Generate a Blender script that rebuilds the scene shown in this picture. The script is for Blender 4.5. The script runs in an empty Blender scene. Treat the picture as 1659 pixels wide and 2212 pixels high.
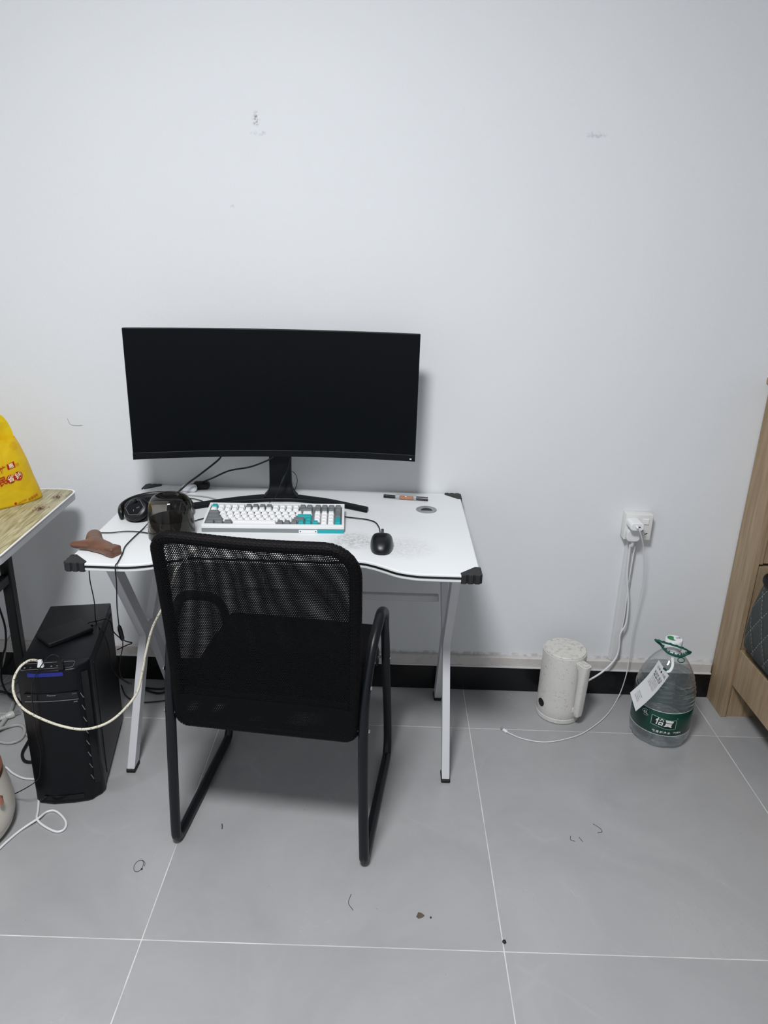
import bpy, bmesh, math, random
from mathutils import Vector, Matrix
from math import sin, cos, pi, radians
random.seed(7)
SC = bpy.context.scene
COL = SC.collection
# ---------------------------------------------------------------- camera
cam_d = bpy.data.cameras.new('camera')
cam = bpy.data.objects.new('camera', cam_d); COL.objects.link(cam)
Rr = Vector((0.99950658, 0.01338017, 0.02841762)); Ru = Vector((-0.0312668, 0.33753111, 0.94079495)); Rf = Vector((-0.00299617, 0.94121927, -0.33778293))
cam.matrix_world = Matrix(((Rr.x, Ru.x, -Rf.x, -0.2901), (Rr.y, Ru.y, -Rf.y, -2.2274), (Rr.z, Ru.z, -Rf.z, 1.4481), (0, 0, 0, 1)))
cam_d.sensor_fit = 'VERTICAL'; cam_d.sensor_height = 36.0; cam_d.lens = 1580.6 * 36 / 2212
cam_d.clip_start = 0.02; cam_d.clip_end = 50
SC.camera = cam
# ---------------------------------------------------------------- world, light, exposure
w = bpy.data.worlds.new('world'); SC.world = w; w.use_nodes = True
w.node_tree.nodes['Background'].inputs[0].default_value = (0.8, 0.86, 1, 1)
w.node_tree.nodes['Background'].inputs[1].default_value = 0.3
LAMP = (-0.62, -1.95, 2.75)
ld = bpy.data.lights.new('ceiling_light', 'AREA'); ld.shape = 'DISK'; ld.size = 0.5; ld.energy = 70; ld.color = (0.975, 0.985, 1.0)
lo = bpy.data.objects.new('ceiling_light', ld); COL.objects.link(lo); lo.location = (LAMP[0], LAMP[1], LAMP[2] - 0.075)
SC.view_settings.view_transform = 'Standard'; SC.view_settings.look = 'None'
SC.view_settings.gamma = 1.0; SC.view_settings.use_curve_mapping = False
SC.view_settings.exposure = 0.0

# ---------------------------------------------------------------- helpers
def lin(c):
    return tuple(((v / 255) / 12.92 if v / 255 <= 0.04045 else ((v / 255 + 0.055) / 1.055) ** 2.4) for v in c) + (1.0,)

class NT:
    def __init__(s, name):
        s.m = bpy.data.materials.new(name); s.m.use_nodes = True
        s.t = s.m.node_tree; s.b = s.t.nodes['Principled BSDF']; s.out = s.t.nodes['Material Output']
    def n(s, typ, **kw):
        nd = s.t.nodes.new(typ)
        for k, v in kw.items():
            if k.startswith('i_'):
                key = k[2:]; key = int(key) if key.isdigit() else key.replace('_', ' ')
                nd.inputs[key].default_value = v
            else: setattr(nd, k, v)
        return nd
    def l(s, a, b): s.t.links.new(a, b)

def mat(name, rgb, rough=0.5, metal=0.0, spec=0.5, var=0.06, scale=30, bump=0.0, bscale=200, coat=0.0, rough_var=0.0, emit=None):
    """plain procedural material: noise-varied colour plus optional fine bump"""
    k = NT(name); c = lin(rgb)
    tc = k.n('ShaderNodeTexCoord')
    nz = k.n('ShaderNodeTexNoise', i_Scale=scale, i_Detail=4.0); k.l(tc.outputs['Object'], nz.inputs['Vector'])
    mx = k.n('ShaderNodeMix', data_type='RGBA'); mx.inputs[6].default_value = tuple(v * (1 - var) for v in c[:3]) + (1,); mx.inputs[7].default_value = tuple(min(1, v * (1 + var)) for v in c[:3]) + (1,)
    k.l(nz.outputs['Fac'], mx.inputs[0]); k.l(mx.outputs[2], k.b.inputs['Base Color'])
    k.b.inputs['Roughness'].default_value = rough; k.b.inputs['Metallic'].default_value = metal
    k.b.inputs['Specular IOR Level'].default_value = spec; k.b.inputs['Coat Weight'].default_value = coat
    if rough_var:
        mr = k.n('ShaderNodeMapRange'); mr.inputs[3].default_value = rough - rough_var; mr.inputs[4].default_value = rough + rough_var
        k.l(nz.outputs['Fac'], mr.inputs[0]); k.l(mr.outputs[0], k.b.inputs['Roughness'])
    if bump:
        n2 = k.n('ShaderNodeTexNoise', i_Scale=bscale, i_Detail=3.0); k.l(tc.outputs['Object'], n2.inputs['Vector'])
        bp = k.n('ShaderNodeBump', i_Strength=bump, i_Distance=0.001); k.l(n2.outputs['Fac'], bp.inputs['Height']); k.l(bp.outputs[0], k.b.inputs['Normal'])
    if emit:
        k.b.inputs['Emission Color'].default_value = lin(rgb); k.b.inputs['Emission Strength'].default_value = emit
    return k.m

def link(name, bm, m, parent=None, smooth=False, kind=None, label=None):
    me = bpy.data.meshes.new(name)
    bmesh.ops.recalc_face_normals(bm, faces=bm.faces)
    bm.to_mesh(me); bm.free()
    for mm in (m if isinstance(m, (list, tuple)) else [m]): me.materials.append(mm)
    if smooth:
        for p in me.polygons: p.use_smooth = True
        if smooth != 'all': me.set_sharp_from_angle(angle=radians(38))
    o = bpy.data.objects.new(name, me); COL.objects.link(o)
    if parent is not None: o.parent = parent
    else:   # put the origin of a top-level mesh at its base
        vs = [v.co for v in me.vertices]
        c = Vector(((min(v.x for v in vs) + max(v.x for v in vs)) / 2, (min(v.y for v in vs) + max(v.y for v in vs)) / 2, min(v.z for v in vs)))
        if not name.startswith(('wall', 'floor', 'ceiling')):
            me.transform(Matrix.Translation(-c)); o.location = c
    if kind: o['kind'] = kind
    if label: o['label'] = label
    return o

def tag(o, label, cat, group=None):
    o['label'] = label; o['category'] = cat
    if group: o['group'] = group
    return o

def thing(name, label, cat, loc=(0, 0, 0), rz=0.0, group=None):
    o = bpy.data.objects.new(name, None); COL.objects.link(o)
    o.location = loc; o.rotation_euler = (0, 0, radians(rz)); o.empty_display_size = 0.05
    return tag(o, label, cat, group)

def B(): return bmesh.new()

def box(bm, c, s, bev=0.0, seg=2, rot=None, mi=0):
    r = bmesh.ops.create_cube(bm, size=1.0)
    vs = r['verts']
    for v in vs: v.co = Vector((v.co.x * s[0], v.co.y * s[1], v.co.z * s[2]))
    fs = list({f for v in vs for f in v.link_faces})
    if bev > 0:
        es = list({e for v in vs for e in v.link_edges})
        rr = bmesh.ops.bevel(bm, geom=es, offset=bev, segments=seg, affect='EDGES', profile=0.5)
        vs = list({v for f in rr['faces'] for v in f.verts} | {v for v in vs if v.is_valid})
        fs = list({f for v in vs for f in v.link_faces})
    M = Matrix.Translation(Vector(c))
    if rot is not None: M = M @ rot.to_4x4()
    for v in vs: v.co = M @ v.co
    for f in fs: f.material_index = mi
    return vs

def smooth_pts(pts, sub=6, closed=False):
    P = [Vector(p) for p in pts]; n = len(P); out = []
    rng = n if closed else n - 1
    for i in range(rng):
        p1 = P[i]; p2 = P[(i + 1) % n]
        p0 = P[(i - 1) % n] if (closed or i > 0) else p1 * 2 - p2
        p3 = P[(i + 2) % n] if (closed or i + 2 < n) else p2 * 2 - p1
        for k in range(sub):
            t = k / sub
            out.append(0.5 * ((2 * p1) + (p2 - p0) * t + (2 * p0 - 5 * p1 + 4 * p2 - p3) * t * t + (3 * p1 - p0 - 3 * p2 + p3) * t ** 3))
    if not closed: out.append(P[-1].copy())
    return out

def tube(bm, pts, r, n=8, closed=False, caps=True, rf=None, flat=None, mi=0):
    """sweep a circle (or ellipse: flat=(a,b) with b along the up-ish side) along points"""
    P = [Vector(p) for p in pts]; m = len(P)
    T = []
    for i in range(m):
        a = P[(i - 1) % m] if (closed or i > 0) else P[i]; b = P[(i + 1) % m] if (closed or i < m - 1) else P[i]
        t = (b - a); T.append(t.normalized() if t.length > 1e-9 else Vector((0, 0, 1)))
    up = Vector((0, 0, 1)) if abs(T[0].z) < 0.9 else Vector((0, 1, 0))
    N = (up - T[0] * up.dot(T[0])).normalized(); rings = []
    for i in range(m):
        if i: N = (N - T[i] * N.dot(T[i])); N = N.normalized() if N.length > 1e-6 else rings and Vector((1, 0, 0))
        Bn = T[i].cross(N); rr = r if rf is None else rf(i / (m - 1)) * r
        a, b = (rr, rr) if flat is None else flat
        rings.append([bm.verts.new(P[i] + Bn * cos(2 * pi * k / n) * a + N * sin(2 * pi * k / n) * b) for k in range(n)])
    for i in range(m if closed else m - 1):
        A = rings[i]; C = rings[(i + 1) % m]
        off = 0
        if closed and i == m - 1:
            off = min(range(n), key=lambda o: sum((A[k].co - C[(k + o) % n].co).length for k in range(n)))
        for k in range(n):
            f = bm.faces.new((A[k], A[(k + 1) % n], C[(k + 1 + off) % n], C[(k + off) % n])); f.material_index = mi
    if caps and not closed:
        for rg in (rings[0], rings[-1]):
            f = bm.faces.new(rg); f.material_index = mi
    return rings

def lathe(bm, prof, n=48, c=(0, 0, 0), rmod=None, mi=0, a0=0):
    """revolve (r, z) pairs about a vertical axis; r = 0 closes to a point"""
    rings = []
    for r, z in prof:
        if r < 1e-6: rings.append([bm.verts.new((c[0], c[1], c[2] + z))])
        else:
            ring = []
            for k in range(n):
                a = 2 * pi * k / n + a0; q = r + (rmod(a, z) if rmod else 0)
                ring.append(bm.verts.new((c[0] + q * cos(a), c[1] + q * sin(a), c[2] + z)))
            rings.append(ring)
    for A, C in zip(rings, rings[1:]):
        if len(A) == 1 and len(C) == 1: continue
        for k in range(n):
            if len(A) == 1: f = bm.faces.new((A[0], C[(k + 1) % n], C[k]))
            elif len(C) == 1: f = bm.faces.new((A[k], A[(k + 1) % n], C[0]))
            else: f = bm.faces.new((A[k], A[(k + 1) % n], C[(k + 1) % n], C[k]))
            f.material_index = mi

def prism(bm, outline, z0, z1, M=None, mi=0):
    a = [bm.verts.new((x, y, z0)) for x, y in outline]; b = [bm.verts.new((x, y, z1)) for x, y in outline]
    n = len(a); fs = [bm.faces.new(a[::-1]), bm.faces.new(b)]
    for k in range(n): fs.append(bm.faces.new((a[k], a[(k + 1) % n], b[(k + 1) % n], b[k])))
    for f in fs: f.material_index = mi
    if M is not None:
        for v in a + b: v.co = M @ v.co
    return a + b

def bevel_mod(o, w, seg=3, ang=35):
    md = o.modifiers.new('bevel', 'BEVEL'); md.width = w; md.segments = seg; md.limit_method = 'ANGLE'; md.angle_limit = radians(ang)

def rrect(w, h, r, n=6, cx=0, cy=0):
    out = []
    for (sx, sy, a0) in ((1, 1, 0), (-1, 1, 90), (-1, -1, 180), (1, -1, 270)):
        for k in range(n + 1):
            a = radians(a0 + 90 * k / n); out.append((cx + sx * (w / 2 - r) + r * cos(a), cy + sy * (h / 2 - r) + r * sin(a)))
    return out

def text_into(bm, body, size, fn, shear=0.0, mi=0, cx=0.5, bold=0.0, sub=0):
    """flat lettering mapped point by point on to a surface by fn(x, y)"""
    cu = bpy.data.curves.new('lettering', 'FONT'); cu.body = body; cu.size = size; cu.shear = shear; cu.resolution_u = 3
    cu.align_x = 'CENTER'; cu.align_y = 'CENTER'; cu.offset = bold
    ob = bpy.data.objects.new('lettering', cu); COL.objects.link(ob)
    bpy.context.view_layer.update()
    me = bpy.data.meshes.new_from_object(ob)
    b2 = bmesh.new(); b2.from_mesh(me)
    if sub: bmesh.ops.subdivide_edges(b2, edges=b2.edges, cuts=sub)
    base = {}
    for v in b2.verts: base[v] = bm.verts.new(fn(v.co.x, v.co.y))
    for f in b2.faces:
        try:
            nf = bm.faces.new([base[v] for v in f.verts]); nf.material_index = mi
        except ValueError: pass
    b2.free(); bpy.data.objects.remove(ob); bpy.data.curves.remove(cu); bpy.data.meshes.remove(me)

def link_sheet(name, bm, m, parent, thick=None, **kw):
    """like link() but keeps face orientation, for flat lettering"""
    me = bpy.data.meshes.new(name); bm.to_mesh(me); bm.free()
    for mm in (m if isinstance(m, (list, tuple)) else [m]): me.materials.append(mm)
    o = bpy.data.objects.new(name, me); COL.objects.link(o); o.parent = parent
    for k, v in kw.items(): o[k] = v
    return o

def cable(name, pts, r, m, label=None, cat='cable', parent=None, n=8, sub=6, group=None):
    bm = B(); tube(bm, smooth_pts(pts, sub), r, n)
    o = link(name, bm, m, parent, smooth='all')
    if parent is None: tag(o, label, cat, group)
    return o

def copy_tree(o, parent=None):
    c = o.copy(); COL.objects.link(c)
    if parent is not None: c.parent = parent
    for ch in list(o.children): copy_tree(ch, c)
    return c

# ---------------------------------------------------------------- materials
def wall_material():
    k = NT('white_wall_paint')
    tc = k.n('ShaderNodeTexCoord'); O = tc.outputs['Object']
    n1 = k.n('ShaderNodeTexNoise', i_Scale=1.6, i_Detail=3.0); k.l(O, n1.inputs['Vector'])
    mx = k.n('ShaderNodeMix', data_type='RGBA'); mx.inputs[6].default_value = lin((224, 226, 229)); mx.inputs[7].default_value = lin((230, 232, 234))
    k.l(n1.outputs['Fac'], mx.inputs[0])
    col = mx.outputs[2]
    sep = k.n('ShaderNodeSeparateXYZ'); k.l(O, sep.inputs[0])
    def mark(col, cx, cz, rx, rz, rgb, amt, ns):
        dx = k.n('ShaderNodeMath', operation='SUBTRACT', i_1=cx); k.l(sep.outputs[0], dx.inputs[0])
        dz = k.n('ShaderNodeMath', operation='SUBTRACT', i_1=cz); k.l(sep.outputs[2], dz.inputs[0])
        a = k.n('ShaderNodeMath', operation='DIVIDE', i_1=rx); k.l(dx.outputs[0], a.inputs[0])
        b = k.n('ShaderNodeMath', operation='DIVIDE', i_1=rz); k.l(dz.outputs[0], b.inputs[0])
        a2 = k.n('ShaderNodeMath', operation='POWER', i_1=2.0); k.l(a.outputs[0], a2.inputs[0])
        b2 = k.n('ShaderNodeMath', operation='POWER', i_1=2.0); k.l(b.outputs[0], b2.inputs[0])
        s = k.n('ShaderNodeMath', operation='ADD'); k.l(a2.outputs[0], s.inputs[0]); k.l(b2.outputs[0], s.inputs[1])
        inv = k.n('ShaderNodeMapRange', clamp=True); inv.inputs[1].default_value = 0.2; inv.inputs[2].default_value = 1.0; inv.inputs[3].default_value = 1.0; inv.inputs[4].default_value = 0.0
        k.l(s.outputs[0], inv.inputs[0])
        nz = k.n('ShaderNodeTexNoise', i_Scale=ns, i_Detail=5.0); k.l(O, nz.inputs['Vector'])
        rp = k.n('ShaderNodeMapRange', clamp=True); rp.inputs[1].default_value = 0.42; rp.inputs[2].default_value = 0.62; k.l(nz.outputs['Fac'], rp.inputs[0])
        m = k.n('ShaderNodeMath', operation='MULTIPLY'); k.l(inv.outputs[0], m.inputs[0]); k.l(rp.outputs[0], m.inputs[1])
        m2 = k.n('ShaderNodeMath', operation='MULTIPLY', i_1=amt); k.l(m.outputs[0], m2.inputs[0])
        mm = k.n('ShaderNodeMix', data_type='RGBA'); mm.inputs[7].default_value = lin(rgb); k.l(m2.outputs[0], mm.inputs[0]); k.l(col, mm.inputs[6])
        return mm.outputs[2]
    col = mark(col, -0.677, 1.772, 0.012, 0.022, (120, 112, 108), 0.8, 160)
    col = mark(col, -0.670, 1.772, 0.005, 0.018, (236, 236, 238), 0.8, 90)
    col = mark(col, -0.670, 1.737, 0.028, 0.008, (178, 180, 184), 0.5, 90)
    col = mark(col, 0.249, 1.757, 0.034, 0.010, (168, 172, 178), 0.5, 120)
    col = mark(col, -0.75, 1.55, 0.012, 0.006, (190, 182, 180), 0.4, 150)
    col = mark(col, 0.20, 0.138, 0.9, 0.010, (150, 134, 120), 0.4, 60)
    k.l(col, k.b.inputs['Base Color'])
    k.b.inputs['Roughness'].default_value = 0.62; k.b.inputs['Specular IOR Level'].default_value = 0.25
    n2 = k.n('ShaderNodeTexNoise', i_Scale=190.0, i_Detail=3.0); k.l(O, n2.inputs['Vector'])
    n3 = k.n('ShaderNodeTexNoise', i_Scale=26.0, i_Detail=2.0); k.l(O, n3.inputs['Vector'])
    ad = k.n('ShaderNodeMath', operation='ADD'); k.l(n2.outputs['Fac'], ad.inputs[0]); k.l(n3.outputs['Fac'], ad.inputs[1])
    bp = k.n('ShaderNodeBump', i_Strength=0.35, i_Distance=0.0012); k.l(ad.outputs[0], bp.inputs['Height']); k.l(bp.outputs[0], k.b.inputs['Normal'])
    return k.m

def tile_material():
    k = NT('grey_polished_tile')
    tc = k.n('ShaderNodeTexCoord'); oi = k.n('ShaderNodeObjectInfo')
    ad = k.n('ShaderNodeVectorMath', operation='ADD'); k.l(tc.outputs['Object'], ad.inputs[0])
    sc = k.n('ShaderNodeVectorMath', operation='SCALE'); k.l(oi.outputs['Location'], sc.inputs[0]); sc.inputs['Scale'].default_value = 3.17; k.l(sc.outputs[0], ad.inputs[1])
    V = ad.outputs[0]
    n1 = k.n('ShaderNodeTexNoise', i_Scale=2.6, i_Detail=7.0, i_Roughness=0.62, i_Distortion=0.6); k.l(V, n1.inputs['Vector'])
    r = k.n('ShaderNodeValToRGB'); k.l(n1.outputs['Fac'], r.inputs[0])
    r.color_ramp.elements[0].position = 0.3; r.color_ramp.elements[0].color = lin((157, 157, 158)); r.color_ramp.elements[1].position = 0.72; r.color_ramp.elements[1].color = lin((171, 171, 172))
    # pale wispy veins
    wn = k.n('ShaderNodeTexNoise', i_Scale=3.0, i_Detail=3.0); k.l(V, wn.inputs['Vector'])
    wv = k.n('ShaderNodeMix', data_type='RGBA'); wv.inputs[0].default_value = 0.12; k.l(V, wv.inputs[6]); k.l(wn.outputs['Color'], wv.inputs[7])
    vo = k.n('ShaderNodeTexVoronoi', feature='DISTANCE_TO_EDGE', i_Scale=4.5); k.l(wv.outputs[2], vo.inputs['Vector'])
    ve = k.n('ShaderNodeMapRange', clamp=True); ve.inputs[1].default_value = 0.0; ve.inputs[2].default_value = 0.03; ve.inputs[3].default_value = 1.0; ve.inputs[4].default_value = 0.0; k.l(vo.outputs['Distance'], ve.inputs[0])
    n4 = k.n('ShaderNodeTexNoise', i_Scale=7.0, i_Detail=4.0); k.l(V, n4.inputs['Vector'])
    gate = k.n('ShaderNodeMapRange', clamp=True); gate.inputs[1].default_value = 0.5; gate.inputs[2].default_value = 0.7; gate.inputs[4].default_value = 0.16; k.l(n4.outputs['Fac'], gate.inputs[0])
    mu = k.n('ShaderNodeMath', operation='MULTIPLY'); k.l(ve.outputs[0], mu.inputs[0]); k.l(gate.outputs[0], mu.inputs[1])
    mx = k.n('ShaderNodeMix', data_type='RGBA'); mx.inputs[7].default_value = lin((188, 190, 192)); k.l(mu.outputs[0], mx.inputs[0]); k.l(r.outputs[0], mx.inputs[6])
    # dust specks
    sp = k.n('ShaderNodeTexVoronoi', i_Scale=34.0, i_Randomness=1.0); k.l(V, sp.inputs['Vector'])
    s1 = k.n('ShaderNodeMapRange', clamp=True); s1.inputs[1].default_value = 0.02; s1.inputs[2].default_value = 0.05; s1.inputs[3].default_value = 0.7; s1.inputs[4].default_value = 0.0; k.l(sp.outputs['Distance'], s1.inputs[0])
    sepc = k.n('ShaderNodeSeparateColor'); k.l(sp.outputs['Color'], sepc.inputs[0])
    g2 = k.n('ShaderNodeMath', operation='GREATER_THAN', i_1=0.88); k.l(sepc.outputs[0], g2.inputs[0])
    m3 = k.n('ShaderNodeMath', operation='MULTIPLY'); k.l(s1.outputs[0], m3.inputs[0]); k.l(g2.outputs[0], m3.inputs[1])
    mx2 = k.n('ShaderNodeMix', data_type='RGBA'); mx2.inputs[7].default_value = lin((84, 80, 78)); k.l(m3.outputs[0], mx2.inputs[0]); k.l(mx.outputs[2], mx2.inputs[6])
    k.l(mx2.outputs[2], k.b.inputs['Base Color'])
    mr = k.n('ShaderNodeMapRange'); mr.inputs[3].default_value = 0.16; mr.inputs[4].default_value = 0.34; k.l(n1.outputs['Fac'], mr.inputs[0]); k.l(mr.outputs[0], k.b.inputs['Roughness'])
    k.b.inputs['Specular IOR Level'].default_value = 0.5
    n5 = k.n('ShaderNodeTexNoise', i_Scale=9.0); k.l(V, n5.inputs['Vector'])
    bp = k.n('ShaderNodeBump', i_Strength=0.05, i_Distance=0.002); k.l(n5.outputs['Fac'], bp.inputs['Height']); k.l(bp.outputs[0], k.b.inputs['Normal'])
    return k.m

def wood_material(name, c1, c2, axis=1, scale=14, stretch=14, rough=0.5, rotz=0.0, fine=60, c3=None):
    k = NT(name); tc = k.n('ShaderNodeTexCoord')
    mp = k.n('ShaderNodeMapping'); s = [scale] * 3; s[axis] = scale / stretch; mp.inputs['Scale'].default_value = s; mp.inputs['Rotation'].default_value = (0, 0, rotz)
    k.l(tc.outputs['Object'], mp.inputs[0])
    n1 = k.n('ShaderNodeTexNoise', i_Scale=1.6, i_Detail=6.0, i_Distortion=1.2); k.l(mp.outputs[0], n1.inputs['Vector'])
    n2 = k.n('ShaderNodeTexNoise', i_Scale=fine / scale, i_Detail=3.0); k.l(mp.outputs[0], n2.inputs['Vector'])
    ad = k.n('ShaderNodeMix', data_type='FLOAT'); ad.inputs[0].default_value = 0.4; k.l(n1.outputs['Fac'], ad.inputs[2]); k.l(n2.outputs['Fac'], ad.inputs[3])
    r = k.n('ShaderNodeValToRGB'); k.l(ad.outputs[0], r.inputs[0])
    e = r.color_ramp.elements; e[0].position = 0.36; e[0].color = lin(c1); e[1].position = 0.62; e[1].color = lin(c2)
    if c3: q = e.new(0.5); q.color = lin(c3)
    k.l(r.outputs[0], k.b.inputs['Base Color']); k.b.inputs['Roughness'].default_value = rough
    bp = k.n('ShaderNodeBump', i_Strength=0.15, i_Distance=0.001); k.l(ad.outputs[0], bp.inputs['Height']); k.l(bp.outputs[0], k.b.inputs['Normal'])
    return k.m

def desk_top_material():
    k = NT('white_textured_laminate'); tc = k.n('ShaderNodeTexCoord'); O = tc.outputs['Object']
    sep = k.n('ShaderNodeSeparateXYZ'); k.l(O, sep.inputs[0])
    base = lin((226, 228, 229)); col = None
    def blot(prev, cx, cy, rx, ry, amt, ns):
        a = k.n('ShaderNodeMath', operation='SUBTRACT', i_1=cx); k.l(sep.outputs[0], a.inputs[0]); a1 = k.n('ShaderNodeMath', operation='DIVIDE', i_1=rx); k.l(a.outputs[0], a1.inputs[0]); a2 = k.n('ShaderNodeMath', operation='POWER', i_1=2.0); k.l(a1.outputs[0], a2.inputs[0])
        b = k.n('ShaderNodeMath', operation='SUBTRACT', i_1=cy); k.l(sep.outputs[1], b.inputs[0]); b1 = k.n('ShaderNodeMath', operation='DIVIDE', i_1=ry); k.l(b.outputs[0], b1.inputs[0]); b2 = k.n('ShaderNodeMath', operation='POWER', i_1=2.0); k.l(b1.outputs[0], b2.inputs[0])
        s = k.n('ShaderNodeMath', operation='ADD'); k.l(a2.outputs[0], s.inputs[0]); k.l(b2.outputs[0], s.inputs[1])
        iv = k.n('ShaderNodeMapRange', clamp=True, interpolation_type='SMOOTHSTEP'); iv.inputs[1].default_value = 0.0; iv.inputs[2].default_value = 1.0; iv.inputs[3].default_value = amt; iv.inputs[4].default_value = 0.0; k.l(s.outputs[0], iv.inputs[0])
        nz = k.n('ShaderNodeTexNoise', i_Scale=ns, i_Detail=6.0, i_Roughness=0.7); k.l(O, nz.inputs['Vector'])
        rp = k.n('ShaderNodeMapRange', clamp=True); rp.inputs[1].default_value = 0.38; rp.inputs[2].default_value = 0.68; k.l(nz.outputs['Fac'], rp.inputs[0])
        m = k.n('ShaderNodeMath', operation='MULTIPLY'); k.l(iv.outputs[0], m.inputs[0]); k.l(rp.outputs[0], m.inputs[1])
        mm = k.n('ShaderNodeMix', data_type='RGBA'); mm.inputs[7].default_value = lin((126, 124, 122)); k.l(m.outputs[0], mm.inputs[0])
        if prev is None: mm.inputs[6].default_value = base
        else: k.l(prev, mm.inputs[6])
        return mm.outputs[2]
    col = blot(None, -0.375, -0.43, 0.075, 0.075, 0.7, 130)
    col = blot(col, -0.24, -0.47, 0.10, 0.09, 0.28, 110)
    k.l(col, k.b.inputs['Base Color']); k.b.inputs['Roughness'].default_value = 0.42; k.b.inputs['Specular IOR Level'].default_value = 0.35
    mp = k.n('ShaderNodeMapping'); mp.inputs['Rotation'].default_value = (0, 0, radians(38)); k.l(O, mp.inputs[0])
    wv = k.n('ShaderNodeTexWave', i_Scale=60.0, i_Distortion=0.6); k.l(mp.outputs[0], wv.inputs['Vector'])
    bp = k.n('ShaderNodeBump', i_Strength=0.12, i_Distance=0.0006); k.l(wv.outputs['Fac'], bp.inputs['Height']); k.l(bp.outputs[0], k.b.inputs['Normal'])
    return k.m

def shell_material(name, tint, ior=1.45, rough=0.03, gl=1.0, bump=0.08):
    """thin clear plastic or glass wall: transparent with a fresnel gloss"""
    k = NT(name); t = k.n('ShaderNodeBsdfTransparent'); t.inputs[0].default_value = tint + (1,)
    g = k.n('ShaderNodeBsdfGlossy'); g.inputs['Roughness'].default_value = rough
    f = k.n('ShaderNodeLayerWeight', i_Blend=0.5); pw = k.n('ShaderNodeMath', operation='POWER', i_1=3.5); k.l(f.outputs['Facing'], pw.inputs[0])
    mu = k.n('ShaderNodeMath', operation='MULTIPLY_ADD', i_1=0.75 * gl, i_2=0.045 * gl, use_clamp=True); k.l(pw.outputs[0], mu.inputs[0])
    m = k.n('ShaderNodeMixShader'); k.l(mu.outputs[0], m.inputs[0]); k.l(t.outputs[0], m.inputs[1]); k.l(g.outputs[0], m.inputs[2]); k.l(m.outputs[0], k.out.inputs[0])
    nz = k.n('ShaderNodeTexNoise', i_Scale=18.0); tc = k.n('ShaderNodeTexCoord'); k.l(tc.outputs['Object'], nz.inputs['Vector'])
    bp = k.n('ShaderNodeBump', i_Strength=bump, i_Distance=0.006); k.l(nz.outputs['Fac'], bp.inputs['Height']); k.l(bp.outputs[0], g.inputs['Normal'])
    return k.m

def water_material():
    k = NT('water'); k.b.inputs['Base Color'].default_value = (0.97, 0.99, 1, 1); k.b.inputs['Transmission Weight'].default_value = 1.0
    k.b.inputs['IOR'].default_value = 1.33; k.b.inputs['Roughness'].default_value = 0.0
    nz = k.n('ShaderNodeTexNoise', i_Scale=26.0, i_Detail=2.0); tc = k.n('ShaderNodeTexCoord'); mp = k.n('ShaderNodeMapping'); mp.inputs['Scale'].default_value = (0.5, 0.5, 2.4)
    k.l(tc.outputs['Object'], mp.inputs[0]); k.l(mp.outputs[0], nz.inputs['Vector'])
    bp = k.n('ShaderNodeBump', i_Strength=0.7, i_Distance=0.012); k.l(nz.outputs['Fac'], bp.inputs['Height']); k.l(bp.outputs[0], k.b.inputs['Normal'])
    t = k.n('ShaderNodeBsdfTransparent'); t.inputs[0].default_value = (0.97, 0.985, 1, 1); m = k.n('ShaderNodeMixShader', i_0=0.5) if False else k.n('ShaderNodeMixShader'); m.inputs[0].default_value = 0.62
    k.l(k.b.outputs[0], m.inputs[1]); k.l(t.outputs[0], m.inputs[2])
    df = k.n('ShaderNodeBsdfDiffuse'); df.inputs[0].default_value = (0.75, 0.8, 0.84, 1); m2 = k.n('ShaderNodeMixShader'); m2.inputs[0].default_value = 0.05
    k.l(m.outputs[0], m2.inputs[1]); k.l(df.outputs[0], m2.inputs[2]); k.l(m2.outputs[0], k.out.inputs[0])
    return k.m

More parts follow.
